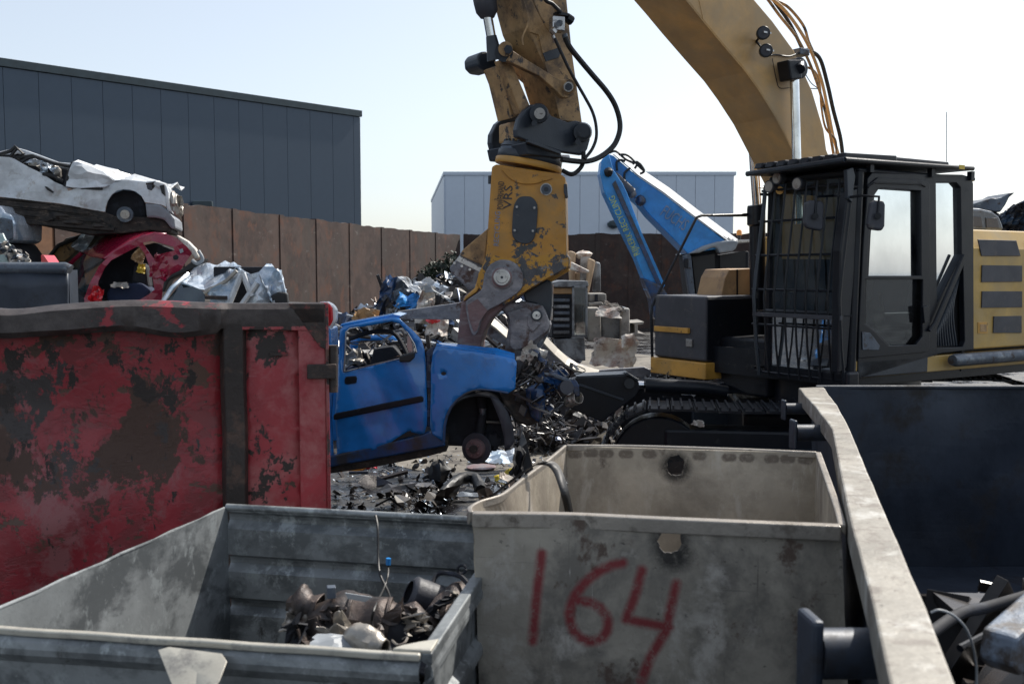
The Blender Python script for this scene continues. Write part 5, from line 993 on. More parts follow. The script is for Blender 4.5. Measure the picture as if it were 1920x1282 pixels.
for i in range(230):
    P = WY(rb.uniform(968, 1082), rb.uniform(676, 770), rb.uniform(8.45, 9.1)); 
    if P.z < 1.45 and P.x > .4: continue
    if i % 2 == 0: mb.tube(spline([P, P + Vector((rb.uniform(-.12, .12), rb.uniform(-.1, .1), rb.uniform(-.1, .1))), P + Vector((rb.uniform(-.2, .2), rb.uniform(-.1, .1), rb.uniform(-.15, .1)))], 4), rb.uniform(.004, .012), 5)
    else:
        s = rb.uniform(.01, .034); R = Matrix.Rotation(rb.uniform(0, 6), 3, Vector((rb.random(), rb.random(), rb.random())).normalized()); a, b, c = s * rb.uniform(.8, 3), s, s * rb.uniform(.05, .4)
        mb.add([P + R @ Vector((x * a, y * b, z * c)) for x in (-1, 1) for y in (-1, 1) for z in (-1, 1)], [(0, 1, 3, 2), (4, 6, 7, 5), (0, 4, 5, 1), (2, 3, 7, 6), (0, 2, 6, 4), (1, 5, 7, 3)])
mb.build('engine_bay_scrap', m_scrap, car, kind='stuff', bevel=.003)
MB().tube(spline([WY(1088, 735, 8.5), WY(1070, 752, 8.5), WY(1045, 764, 8.5), WY(1020, 766, 8.55)], 5), .005, 6).build('hanging_wire', m_rubber, car)
# far side and inside
FF = Fr((0, YC + 1.4), 0)
CS([(520, 860), (600, 700), (655, 700), (656, 640), (664, 629), (735, 628), (750, 640), (762, 668), (800, 690), (840, 700), (838, 830), (520, 870)], [[(671, 692), (671, 645), (677, 638), (726, 638), (740, 656), (744, 664), (700, 684)]], 0, 'far_door', m_blue, d=.08, amp=.02, fr=FF)
CP([(690, 700), (700, 655), (735, 650), (752, 668), (750, 690)], .3, .8, 'steering_column', m_dark, .02); CP([(640, 760), (650, 690), (672, 680), (690, 700), (690, 760)], .5, .9, 'seat', m_seat, .03)
MB().tube([FCa.p(648, 664, .7), FCa.p(720, 684, .7)], .02, 8).build('roof_bar', m_exhl, car); MB().tube(spline([FCa.p(655, 636, .4), FCa.p(700, 622, .4), FCa.p(740, 626, .4), FCa.p(765, 668, .3)], 5), .02, 8).build('inner_frame', m_dark, car)
CP([(764, 620), (770, 622), (776, 660), (768, 668), (762, 650)], .05, .12, 'torn_pillar', m_pin, .005)
CP([(636, 700), (800, 680), (800, 800), (636, 850)], .08, .12, 'door_inner_panel', m_dark, .01)
CP([(800, 690), (960, 690), (960, 740), (800, 830)], .5, 1.3, 'engine_bay', m_dark, .02)

rb = random.Random(77); mb = MB()
for i in range(26):
    P = FCa.p(rb.uniform(655, 775), rb.uniform(640, 690), rb.uniform(.3, 1.2)); mb.tube(spline([P, P + Vector((rb.uniform(-.2, .2), rb.uniform(-.1, .1), rb.uniform(-.12, .12))), P + Vector((rb.uniform(-.3, .3), rb.uniform(-.1, .1), rb.uniform(-.15, .15)))], 4), rb.uniform(.005, .022), 5)
mb.build('cabin_wiring', m_scrap, car, kind='stuff')
for i in range(7): shard(FCa.p(660 + 17 * i, 668 + (i % 3) * 8, .35 + .1 * i), .22, .16, (1.1, .5 * i, .4 * i), 300 + i, (m_exhl, m_dark, m_steelb)[i % 3], 'torn_dashboard', car, .06, 8)
# ================================================================== stacked wrecks, left
def wreck(label, P, name='wrecked_car'): return thing(name, label, 'car', P)
# white car
YW = 17.0; Fw = Fr((-6.6, YW), 14)
wc = wreck('white crushed car with a flattened roof lying on top of the stack', WY(100, 430, YW))
CW = dict(par=wc, fr=Fw)
arc = [(272, 379), (266, 368), (256, 360), (244, 356), (231, 355), (219, 358), (209, 366), (202, 377), (198, 388), (197, 397)]
CS([(-90, 295), (0, 294), (18, 295), (27, 298), (55, 314), (78, 325), (102, 341), (118, 348), (124, 352), (127, 358), (150, 352), (195, 352), (210, 343), (237, 339), (273, 343), (276, 352), (286, 356), (294, 345), (305, 352), (310, 372), (312, 388), (303, 384), (275, 380)] + arc + [(146, 388), (109, 381), (50, 375), (0, 369), (-90, 356)], [], 0, 'body_side', m_white, d=.09, amp=.06, fq=1.3, seed=2, crease=.06, sm=False, **CW)
CS([(124, 350), (125, 335), (131, 318), (137, 305), (145, 304), (155, 308), (179, 317), (193, 322), (203, 331), (215, 340), (196, 351), (150, 353)], [], -.05, 'crumpled_bonnet', m_white, d=.10, amp=.06, fq=2, seed=8, crease=.10, sm=False, **CW)
P = [Fw.p(x, y, .0) for x, y in ((137, 305), (155, 308), (179, 317), (203, 331), (215, 339), (237, 338), (273, 342), (292, 340))]; kk = creases(14, .12, 1.2, 4)
MB().grid(lambda u, v: P[int(round(u * 7))] + Vector((0, 1.5 * v, kk(u * 3, v * 2) * min(1, v * 4))), 7, 8).build('bonnet', m_white, wc, solid=.02)
CP([(-90, 278), (0, 284), (28, 277), (36, 278), (50, 282), (78, 292), (110, 304), (134, 306), (137, 310), (132, 318), (100, 312), (60, 300), (34, 288), (22, 292), (-90, 292)], .15, 1.6, 'flattened_roof', m_white, .03, wc, Fw)
CP([(-90, 290), (20, 290), (60, 302), (128, 318), (124, 350), (100, 340), (60, 320), (20, 296), (-90, 296)], .1, 1.5, 'crushed_cabin', m_dark, .02, wc, Fw)
for L in ([(-20, 296), (20, 283), (30, 274)], [(20, 293), (32, 278), (44, 288), (34, 296)], [(32, 296), (60, 292), (100, 306), (130, 312)], [(137, 304), (130, 322), (122, 350)], [(80, 326), (100, 330), (118, 340)], [(40, 304), (52, 296), (64, 294)]):
    MB().tube([Fw.p(x, y, -.01) for x, y in L], .03, 6).build('window_frame', m_rubber, wc)
for i, (x, y) in enumerate(((60, 300), (70, 308), (98, 314), (108, 322), (82, 312))): shard(Fw.p(x, y, .03), .25, .12, (1.2, .4 * i, .3), 60 + i, m_exhl if i % 2 else m_silver, 'shattered_trim', wc, .06, 5)
CP([(146, 350), (192, 352), (192, 356), (152, 355)], -.04, 0, 'side_moulding', m_rubber, .01, wc, Fw); CP([(83, 349), (88, 350), (101, 360), (99, 362), (88, 356)], -.05, 0, 'door_handle', m_rubber, .01, wc, Fw)
CP([(272, 380), (303, 384), (318, 398), (328, 410), (330, 428), (322, 430), (308, 412), (290, 408), (275, 408)], -.04, 1.5, 'front_bumper', m_bumper, .05, wc, Fw)
CP([(286, 344), (292, 339), (312, 345), (317, 361), (318, 380), (326, 402), (314, 396), (308, 380), (306, 356), (292, 352)], -.02, 1.4, 'front_panel', m_white, .04, wc, Fw)
CP([(273, 346), (285, 346), (285, 357), (276, 356)], -.03, .05, 'lamp_opening', m_greyplastic, .01, wc, Fw); CP([(299, 348), (308, 346), (310, 368), (303, 362)], -.05, 0, 'headlamp_hole', m_rubber, .01, wc, Fw)
canister(WY(322, 385, 16.9), WY(338, 382, 16.9), [(0, .1), (.5, .17), (1, .14)], 'hanging_lamp', m_exhl, wc, 9, .4)
CP([(197, 397), (202, 376), (212, 363), (231, 356), (250, 358), (265, 368), (273, 384), (274, 408), (240, 420), (200, 412)], .25, .4, 'wheel_arch', m_dark, .02, wc, Fw)
hw_ = MB().cyl(WY(236, 402, 17.05), WY(234, 402, 16.9), .13, 24).build('brake_drum', m_steelb, wc); MB().cyl(WY(235, 402, 16.92), WY(234, 402, 16.86), .075, 16).build('hub', m_exhl, hw_)
under = [(-90, 357), (0, 370), (50, 376), (109, 382), (146, 389), (197, 398), (215, 405), (275, 407), (306, 411), (322, 430), (320, 437), (280, 432), (240, 437), (170, 440), (120, 432), (60, 420), (20, 408), (-90, 398)]
CP(under, .06, 1.6, 'underbody', m_under, .03, wc, Fw)
for i in range(9): 
    y0 = 372 + i * 5; MB().tube([Fw.p(-60, y0 - 6, .04), Fw.p(60, y0 + 6, .03), Fw.p(150 + 8 * i, y0 + 18, .03)], .018 + .01 * (i % 3), 6).build('underbody_rib', m_under, wc)
for i, (x, y) in enumerate(((80, 412), (30, 402), (130, 418), (180, 425), (110, 405))): MB().ball(Fw.p(x, y, .05), .12, 8, .8, (1.6, .6, .5)).build('underbody_part', m_under, wc)
# red car
YR = 16.4; Fr_ = Fr((-6.3, YR), 10); rc = wreck('crimson crushed hatchback with its door torn off, under the white car', WY(230, 600, YR))
CR = dict(par=rc, fr=Fr_)
dh = [(184, 548), (185, 527), (196, 505), (210, 488), (231, 476), (248, 467), (260, 461), (272, 477), (280, 499), (287, 524), (290, 543), (277, 553), (255, 566), (240, 600), (200, 600)]
rw = [(267, 455), (286, 452), (305, 457), (325, 463), (327, 470), (302, 476), (290, 487), (276, 468)]
CS([(140, 600), (150, 575), (162, 548), (172, 525), (186, 500), (199, 487), (218, 470), (242, 458), (262, 447), (290, 440), (310, 438), (331, 446), (350, 462), (360, 474), (352, 486), (339, 506), (322, 516), (308, 531), (305, 550), (300, 575), (300, 620), (140, 620)], [dh, rw], 0, 'body_side', m_redcar, d=.08, amp=.05, fq=1.6, seed=5, crease=.035, sm=False, **CR)
roof0 = [(153, 474), (175, 462), (196, 446), (222, 434), (251, 429), (280, 427), (296, 431), (312, 440)]; roof1 = [(198, 488), (208, 480), (220, 470), (236, 461), (251, 453), (268, 446), (290, 441), (312, 440)]
R0 = [WY(x, y, YR + 1.3) for x, y in roof0]; R1 = [Fr_.p(x, y, 0) for x, y in roof1]; kk = creases(3, .04, 1.5, 3)
MB().grid(lambda u, v: R1[int(round(u * 7))].lerp(R0[int(round(u * 7))], v) + UP * kk(u * 2, v), 7, 6, True).build('roof', m_redcar, rc, solid=.03)
MB().add([WY(x, y, Y) for x, y, Y in ((153, 474, YR + 1.3), (198, 488, YR + .02), (163, 548, YR - .12), (122, 545, YR + 1.2))], [(0, 1, 2, 3)]).build('windscreen', g_dark, rc)
CP([(100, 560), (125, 540), (158, 560), (165, 590), (100, 600)], .0, .8, 'scuttle', m_dark, .02, rc, Fr_)
MB().tube([WY(153, 474, YR + 1.2), WY(125, 500, YR + 1.2), WY(100, 545, YR + 1.2)], .04, 6).build('far_pillar', m_redcar, rc)
CP([(185, 480), (290, 455), (330, 470), (300, 560), (180, 560)], .9, 1.2, 'cabin_far_side', m_dark, .02, rc, Fr_)
CP([(200, 548), (212, 532), (265, 530), (285, 545), (270, 565), (200, 570)], .2, .7, 'seat', m_seat, .05, rc, Fr_); CP([(245, 530), (250, 500), (262, 490), (275, 500), (280, 540)], .3, .7, 'seat_back', m_dark, .05, rc, Fr_)
shard(Fr_.p(265, 503, .1), .14, .16, (1.4, .2, .3), 51, m_ylab, 'torn_foam', rc, .04, 9); shard(Fr_.p(225, 534, .1), .3, .12, (.8, .1, .2), 52, m_exhl, 'plastic_sheet', rc, .04, 7)
shard(Fr_.p(262, 478, .05), .2, .25, (1.4, .5, .3), 53, m_tan, 'torn_trim', rc, .06, 8)
CP([(331, 440), (352, 452), (366, 466), (373, 480), (366, 487), (355, 470), (335, 455)], .0, .25, 'tailgate_edge', m_pale, .03, rc, Fr_)
MB().tube(spline([WY(372, 470, YR), WY(380, 486, YR), (WY(370, 494, YR)), WY(360, 488, YR)], 5), .03, 8).build('bent_trim', m_greywht, rc)
CP([(340, 505), (360, 490), (385, 484), (380, 496), (340, 515), (318, 525), (308, 548), (303, 546), (308, 528), (322, 514)], -.06, .4, 'rear_bumper', m_rubber, .03, rc, Fr_)
CP([(324, 480), (331, 477), (335, 482), (332, 487), (325, 487)], -.05, -.02, 'filler_cap', m_dark, .01, rc, Fr_); CP([(336, 468), (342, 466), (344, 472), (338, 475)], -.055, -.04, 'sticker', m_greywht, 0, rc, Fr_)
shard(Fr_.p(182, 552, -.06), .22, .25, (1.3, .3, .2), 54, m_redlens, 'broken_lamp', rc, .09, 6)
shard(Fr_.p(300, 500, -.04), .3, .4, (1.5, .2, .2), 56, m_redcar, 'crumpled_quarter', rc, .09, 4)
# silver car
YS = 15.3; Fs = Fr((-4.3, YS), 6); sc_ = wreck('light silver blue crushed car with sharply crumpled panels, right of the red wreck', WY(430, 620, YS))
sw = [(452, 517), (446, 528), (436, 540), (430, 556), (431, 600), (452, 600), (469, 550), (463, 526), (458, 514)]
CS([(395, 600), (395, 555), (384, 548), (398, 540), (424, 528), (433, 515), (444, 507), (455, 507), (470, 514), (485, 510), (494, 500), (512, 500), (524, 510), (532, 530), (537, 548), (541, 600)], [sw], 0, 'body_side', m_silver, d=.07, amp=.07, fq=1.8, seed=7, crease=.09, sm=False, par=sc_, fr=Fs)
Ra = [WY(x, y, YS + .1) for x, y in ((340, 530), (384, 546), (424, 526), (433, 514), (445, 507), (456, 507))]; Rb = [WY(x, y, YS + 1.2) for x, y in ((354, 515), (374, 501), (399, 494), (422, 490), (442, 498), (453, 506))]; kk = creases(23, .10, 1.3, 4)
MB().grid(lambda u, v: Ra[min(4, int(u * 5))].lerp(Ra[min(5, int(u * 5) + 1)], u * 5 - min(4, int(u * 5))).lerp(Rb[min(4, int(u * 5))].lerp(Rb[min(5, int(u * 5) + 1)], u * 5 - min(4, int(u * 5))), v) + UP * kk(u * 2, v * 1.2) * .8, 20, 12).build('roof', m_silver, sc_, solid=.02)
Rc = [WY(x, y, YS + 1.1) for x, y in ((500, 494), (520, 502), (531, 522), (537, 546))]; Rd = [WY(x, y, YS - .1) for x, y in ((484, 520), (500, 540), (508, 560), (512, 580))]
MB().grid(lambda u, v: Rc[min(2, int(u * 3))].lerp(Rc[min(3, int(u * 3) + 1)], u * 3 - min(2, int(u * 3))).lerp(Rd[min(2, int(u * 3))].lerp(Rd[min(3, int(u * 3) + 1)], u * 3 - min(2, int(u * 3))), v) + (Vector((.5, -.8, 1)) * kk(u * 3, v * 2) * .7), 14, 12).build('folded_wing', m_silver, sc_, solid=.02)
MB().add([WY(x, y, Y) for x, y, Y in ((306, 572, YS), (342, 528, YS + .2), (384, 548, YS), (384, 600, YS - .3), (300, 600, YS - .3))], [(0, 1, 2, 3, 4)]).build('windscreen', g_dark, sc_, solid=.01)
MB().tube([WY(300, 575, YS - .05), WY(322, 540, YS + .1), WY(352, 514, YS + .6)], .035, 6).build('pillar', m_silver, sc_); MB().tube([WY(383, 550, YS - .03), WY(424, 527, YS - .02), WY(444, 508, YS - .03)], .03, 6).build('pillar', m_exhl, sc_)
for a_, b_ in (((430, 570), (452, 515)), ((455, 512), (472, 555)), ((450, 575), (482, 530))): MB().tube([Fs.p(*a_, -.05), Fs.p(*b_, -.05)], .045, 6).build('window_frame', m_white, sc_)
CP([(400, 500), (500, 500), (530, 600), (400, 600)], .5, 1.0, 'crushed_cabin', m_dark, .02, sc_, Fs); CP([(505, 566), (508, 553), (522, 547), (538, 549), (541, 575), (506, 575)], -.1, .1, 'wheel_arch', m_rubber, .03, sc_, Fs)
CP([(384, 554), (425, 555), (425, 562), (384, 561)], -.2, -.1, 'rust_strip', m_redrust, .01, sc_, Fs)
# smaller wrecks at the far left
w3 = wreck('dark green crushed car showing its dirty side window, between the white and red wrecks', WY(120, 600, 18))
F18 = Fr((0, 18.2), 0)
CP([(84, 492), (98, 470), (122, 446), (160, 438), (200, 440), (196, 470), (150, 500), (84, 510)], 0, 1.2, 'crushed_body', mat('dusty_olive_paint', (.09, .08, .055), [((.03, .03, .03), 2, .55, .08)], rough=.5), .05, w3, F18)
CP([(92, 488), (104, 470), (124, 452), (150, 447), (148, 465), (120, 490)], -.03, 0, 'side_window', m_stick, .01, w3, F18); MB().tube([F18.p(84, 492, -.05), F18.p(110, 460, -.05), F18.p(160, 440, -.05)], .04, 6).build('pillar', m_rubber, w3)
CP([(80, 600), (84, 505), (200, 480), (200, 600)], .1, 1.2, 'lower_body', m_dark, .05, w3, F18); shard(F18.p(160, 448, -.2), .25, .5, (1.4, .6, .2), 61, m_silver, 'glass_shard', w3, .04, 3)
w4 = wreck('pale mint crushed wreck with shredded edges above the black container', WY(20, 600, 12.5)); F12 = Fr((0, 12.5), 0)
CS([(-120, 430), (0, 437), (14, 455), (34, 468), (50, 482), (58, 500), (60, 600), (-120, 600)], [], 0, 'body_side', mat('pale_mint_paint', (.42, .52, .5), [((.08, .09, .09), 4, .58, .05), ((.7, .7, .68), 7, .62, .03)], rough=.35, coat=.3), d=.07, amp=.06, fq=3, seed=10, crease=.08, sm=False, par=w4, fr=F12)
for i in range(6): shard(F12.p(4 + 8 * i, 462 + 6 * i, -.1), .2, .15, (1 + .2 * i, .5 * i, .3), 70 + i, m_pale if i % 2 else m_steelb, 'shredded_panel', w4, .08, 9)
CP([(76, 478), (82, 478), (95, 497), (96, 505), (78, 503)], .0, .3, 'lamp', m_redlens, .01, w4, F12)
w5 = wreck('blue grey wreck with a dark window at the left edge below the white car', WY(0, 600, 16.2)); F16 = Fr((0, 16.2), 0)
CP([(-120, 395), (0, 384), (6, 398), (20, 402), (27, 420), (26, 450), (14, 455), (-120, 440)], 0, 1.0, 'body_side', m_silver, .05, w5, F16); CP([(-60, 412), (4, 408), (22, 412), (24, 448), (14, 452), (-60, 440)], -.04, 0, 'side_window', m_steelb, .02, w5, F16)
CP([(-120, 440), (14, 455), (60, 520), (60, 600), (-120, 600)], .2, 1.2, 'lower_body', m_dark, .05, w5, F16)
lowb = MB()   # bottom layer of the stack, only glimpsed
wl = wreck('dark crushed wreck at the bottom of the stack, mostly hidden behind the red container', WY(250, 600, 16.8)); CP([(60, 560), (300, 560), (545, 572), (545, 600), (540, 690), (60, 690)], 0, 1.5, 'crushed_body', m_under, .08, wl, Fr((0, 16.7), 0))
tailc = wreck('wreck showing only a red tail lamp over the container corner', WY(620, 600, 6.4)); Ft = Fr((0, 7.2), 0)
CP([(596, 566), (612, 566), (624, 572), (629, 582), (629, 604), (618, 615), (620, 640), (596, 640)], 0, .12, 'body_corner', m_white, .02, tailc, Ft); CP([(600, 566), (616, 568), (623, 576), (624, 600), (618, 612), (600, 612)], -.03, 0, 'tail_lamp', m_redlens, .01, tailc, Ft)
CP([(596, 612), (619, 616), (621, 640), (620, 700), (596, 700)], -.02, .3, 'body_side', m_blue, .01, tailc, Ft)

# ================================================================== heap and ground scrap
def bits(n, fn, name, label, mt, smin, smax, seed, tub=.3, flat=.5, lift=0):
    r = random.Random(seed); mb = MB(); k = 0
    while k < n:
        P = fn(r)
        if P is None: continue
        k += 1; s = smin + (smax - smin) * r.random() ** 2.2; R = Matrix.Rotation(r.uniform(0, 6.28), 3, Vector((r.gauss(0, 1), r.gauss(0, 1), r.gauss(0, 1))).normalized())
        if r.random() < tub:
            L = s * r.uniform(2, 5); d = R @ Vector((1, 0, 0)); mb.tube([P - d * L / 2, P + Vector((0, 0, r.uniform(-.2, .3) * L)), P + d * L / 2], s * r.uniform(.05, .16), 5, True)
        elif r.random() < flat:
            a = s * r.uniform(.7, 1.8); pts = []
            for j in range(7):
                an = 2 * pi * j / 7; q = R @ Vector((cos(an) * a * r.uniform(.5, 1), sin(an) * s * r.uniform(.5, 1), r.uniform(-.25, .25) * s)); pts.append(P + q)
            c = P + R @ Vector((0, 0, r.uniform(-.3, .3) * s)); mb.add(pts + [c], [(j, (j + 1) % 7, 7) for j in range(7)])
        else:
            a, b, c = s * r.uniform(.5, 1.4), s * r.uniform(.3, .8), s * r.uniform(.1, .5)
            mb.add([P + R @ Vector((x * a * r.uniform(.7, 1), y * b * r.uniform(.7, 1), z * c)) for x in (-1, 1) for y in (-1, 1) for z in (-1, 1)], [(0, 1, 3, 2), (4, 6, 7, 5), (0, 4, 5, 1), (2, 3, 7, 6), (0, 2, 6, 4), (1, 5, 7, 3)])
    return mb.build(name, mt, kind='stuff', label=label, smooth=False)
prof_h = [(560, 640), (620, 615), (660, 600), (700, 588), (722, 566), (740, 548), (765, 534), (800, 530), (835, 530), (870, 522), (905, 540), (960, 560), (1020, 580), (1080, 610)]
def htop(px):
    for i in range(len(prof_h) - 1):
        if prof_h[i][0] <= px <= prof_h[i + 1][0]: t = (px - prof_h[i][0]) / (prof_h[i + 1][0] - prof_h[i][0]); return prof_h[i][1] * (1 - t) + prof_h[i + 1][1] * t
    return 640
def heap(r):
    px = r.uniform(575, 1060); Y = r.uniform(17.5, 22); y0 = htop(px); ct = WY(px, y0, 21.0)
    t = max(0, min(1, (Y - 16.5) / 4.5)); z = ct.z * t * (1 if r.random() < .65 else r.random())
    P = WY(px, 600, Y); return Vector((P.x, Y, max(.05, z - .1)))
hm = MB(); hm.grid(lambda u, v: (lambda px, Y: Vector((WY(px, 600, Y).x, Y, max(-.1, WY(px, htop(px), 21).z * min(1, (Y - 16.5) / 4.5) - .3 + .12 * noise.noise(Vector((px * .02, Y, 0)))))))(560 + 520 * u, 16.5 + 8 * v), 60, 20)
hm.build('scrap_heap_core', m_under, kind='stuff', label='dark mass at the core of the scrap heap against the yard wall')
bits(3600, heap, 'scrap_heap', 'heap of mixed metal scrap piled against the yard wall', m_scrap, .05, .34, 3, .35, .55)
bits(500, lambda r: (lambda P: P + UP * .05)(heap(r)) if True else None, 'scrap_heap_sheets', 'bright torn sheets strewn over the scrap heap', m_silver, .05, .3, 33, .5, .7)
hits = [((735, 560), .7, .9, 20.5, m_bluedark, 'navy torn car door standing at the left end of the scrap heap', (1.5, .3, .4)), ((762, 545), .55, .5, 20.2, m_steelb, 'blue grey folded plastic panel on the crest of the heap', (1.2, .2, .2)),
        ((768, 566), .6, .35, 19.8, m_fuchs, 'royal blue crumpled plastic sheet on the heap', (1.0, .2, .1)), ((778, 540), .8, .18, 19.8, m_white, 'long white bent strip slanting down the heap', (.8, .7, .1)),
        ((795, 533), .5, .22, 20.2, m_white, 'white curved panel on top of the heap', (1.0, -.3, .2)), ((800, 563), .35, .6, 19.6, m_pale, 'upright cream bent panel in the middle of the heap', (1.3, .3, .2)),
        ((818, 550), .7, .1, 19.6, m_greywht, 'thin grey white profile lying on the right of the heap', (.7, .6, .1)), ((822, 604), .4, .5, 17.8, m_pale, 'cream scrunched plastic just left of the jaw', (1.3, .2, .1)),
        ((812, 595), .25, .2, 17.7, m_redlens, 'small red plastic piece above the blue car bonnet', (1.2, .2, .1)), ((690, 590), .6, .2, 19, m_tan, 'tan strip of scrap above the car roof', (.9, .1, .2)), ((826, 590), .5, .35, 18, m_bluedark, 'navy plastic panel beside the red piece', (1.0, .1, .2)), ((790, 594), .25, .25, 17.8, m_exhl, 'pale square box scrap under the clamp arm tip', (1.4, .1, .2))]
for i, ((x, y), su, sv, Y, mt, lb, rt) in enumerate(hits): shard(WY(x, y, Y), su, sv, rt, 100 + i, mt, 'scrap_metal_piece', None, .12, 3, label=lb, cat='scrap metal', group='large pieces on the scrap heap')
def plant(name, label, c, n, rad, h):
    r = random.Random(int(c.x * 100)); t = thing(name, label, 'plant', (c.x, c.y, c.z)); mb = MB(); ms = MB()
    for i in range(14): 
        a = r.uniform(0, 6.28); e = c + Vector((cos(a) * rad * .7, sin(a) * rad * .7, h * r.uniform(.5, 1))); ms.tube([c, c.lerp(e, .5) + UP * .1, e], .012, 5)
    for i in range(n):
        a = r.uniform(0, 6.28); q = rad * r.random() ** .5; P = c + Vector((cos(a) * q, sin(a) * q, h * r.random() * (1.1 - q / rad * .5))); s = r.uniform(.03, .09); R = Matrix.Rotation(r.uniform(0, 6), 3, Vector((r.gauss(0, 1), r.gauss(0, 1), r.gauss(0, 1))).normalized())
        mb.add([P + R @ Vector(v) * s for v in ((-1, 0, 0), (0, -.5, .1), (1, 0, 0), (0, .5, .1))], [(0, 1, 2, 3)])
    ms.build('stem', m_under, t); mb.build('foliage', mat('dark_leaves', (.012, .022, .012), [((.025, .04, .018), 5, .55, .1)], rough=.6), t)
plant('shrub', 'dark green shrub growing behind the scrap heap beside the shear', WY(850, 560, 22), 3200, .8, 1.0)
# ground around the car
def gr(r):
    px = r.uniform(600, 1160); y = 745 + (985 - 745) * r.random() ** .8; P = WZ(px, y, 0); return P + UP * r.uniform(.0, .05) if noise.noise(P * 1.3) > -.25 or px > 930 else None
bits(1300, gr, 'ground_debris', 'oily dark debris and fragments scattered over the wet ground around the blue car', m_oily, .008, .06, 8, .3, .75)
bits(1600, gr, 'bright_fragments', 'small bright metal and glass fragments scattered on the wet ground', m_silver, .004, .026, 9, .4, .7)
def pile(r):
    px = r.gauss(1010, 40); P = WZ(px, r.uniform(800, 852), 0); return P + UP * r.uniform(0, .3) * math.exp(-((px - 1010) / 50) ** 2)
bits(900, pile, 'cable_scrap_pile', 'low pile of wires and torn engine parts on the ground in front of the blue car', m_oily, .02, .12, 18, .6, .4)
bits(260, lambda r: WZ(r.gauss(1030, 45), r.uniform(770, 850), 0) + UP * r.uniform(.0, .16), 'torn_sheet_scrap', 'larger torn dark sheets lying in front of the blue car nose', m_scrap, .05, .2, 48, .25, .9)
bits(34, lambda r: WZ(r.uniform(700, 930), r.uniform(895, 960), 0) + UP * .02, 'flat_dark_scrap', 'flat dark wet scraps lying on the ground beside the bins', m_oily, .05, .22, 58, .1, 1.0)
bits(260, lambda r: WZ(r.gauss(1095, 30), r.uniform(812, 838), 0) + UP * r.uniform(0, .2), 'rubble_pile', 'dark lumps of scrap on the ground beside the crawler track', m_oily, .03, .12, 28, .2, .4)
g0 = lambda x, y, dz=0: WZ(x, y, 0) + UP * dz
c = g0(902, 881, .03); MB().tube([c, c + UP * .012, c + UP * .018], [.17, .175, .15], 26, jr=.03).build('rusty_disc', m_clawred, label='flat rusty brown round plate lying on the ground under the brake disc', cat='scrap metal')
c = g0(823, 905, .12); lu = MB(); lu.ball(c, .11, 14, .5, (1, .8, 1.1)); lu.build('black_plastic_lump', m_rubber, label='lumpy black plastic housing standing on the ground left of the rusty plate', cat='scrap')
MB().tube([g0(846, 905, .05), g0(862, 903, .06)], .05, 10, jr=.2).build('black_hose_stub', m_rubber, label='short black hose stub beside the plastic housing', cat='hose')
shard(g0(790, 915, .04), .32, .12, (.15, .1, .3), 81, m_greyplastic, 'flat_plate', None, .01, 5, label='dark grey slanted plate leaning at the foot of the black housing', cat='scrap metal')
lz = thing('lamp_cluster', 'orange and clear broken lamp cluster lying under the rear of the blue car', 'lamp', g0(668, 886)); cc = g0(668, 886)
MB().ball(cc + UP * .04, .07, 10, .3, (1.5, .6, .5)).build('orange_lens', m_lens, lz); MB().ball(cc + Vector((-.17, 0, .04)), .04, 8, .3, (.8, .6, .9)).build('bulb_holder', m_lens, lz); MB().ball(cc + Vector((.13, .04, .06)), .05, 8, .3, (1, .6, .6)).build('red_lens', m_redlens, lz); MB().box(Fr((cc.x, cc.y), 5), -.08, .14, -.06, .05, 0, .03).build('lamp_base', m_greyplastic, lz, bevel=.01)
shard(g0(700, 882, .05), .1, .06, (.3, .2, .2), 82, m_redlens, 'red_lens_piece', None, .03, 9, label='small red lens fragment right of the orange lamp', cat='lamp fragment')
shard(g0(935, 865, .06), .75, .4, (.12, .05, .15), 83, m_silver, 'bent_sheet', None, .06, 3, label='pale oily bent sheet lying flat behind the rusty plate', cat='scrap metal')
shard(g0(970, 905, .14), .2, .5, (1.2, .3, .4), 84, m_dark, 'torn_black_trim', None, .08, 4, label='torn black trim piece sticking up beside the dented bin rim', cat='scrap')
MB().prism([g0(985, 895, .02), g0(972, 892, .30), g0(978, 880, .48), g0(988, 890, .36), g0(1002, 895, .04)], Vector((.0, .08, 0))).build('black_spike', m_rubber, label='upright pointed black plastic shred near the dented bin rim', cat='scrap', bevel=.01)
shard(g0(945, 900, .07), .3, .06, (.2, -.4, .5), 85, m_yplast, 'yellow_strip', None, .03, 5, label='bent yellow plastic strip on the debris beside the bin', cat='scrap')
shard(g0(955, 925, .1), .16, .3, (1.0, .2, .9), 86, m_pale, 'cream_bent_plate', None, .05, 4, label='cream bent plate against the left side of bin 164', cat='scrap metal')
MB().tube(spline([g0(830, 935, .05), g0(860, 920, .12), g0(890, 918, .12), g0(902, 930, .06)], 6), .06, 10, jr=.1).build('rubber_hose', m_rubber, label='thick black rubber hose curled on the ground in front of the bin', cat='hose')
shard(g0(880, 938, .06), .28, .1, (.1, .1, .1), 87, m_steelb, 'grey_blue_sheet', None, .02, 4, label='small grey blue sheet beside the thick hose', cat='scrap metal')
MB().tube(spline([g0(1035, 772, .05), g0(1060, 765, .12), g0(1085, 775, .08), g0(1095, 800, .05), g0(1100, 815, .03)], 6), .014, 6).build('loose_cable', m_rubber, label='loose black cable snaking over the sunlit ground', cat='cable')
canister(g0(990, 822, .12), g0(1020, 818, .14), [(0, .03), (.2, .06), (.8, .055), (1, .02)], 'silver_cylinder', m_exhl, None, 91, .1, label='small dull silver cylinder lying on the cable pile', cat='engine part')

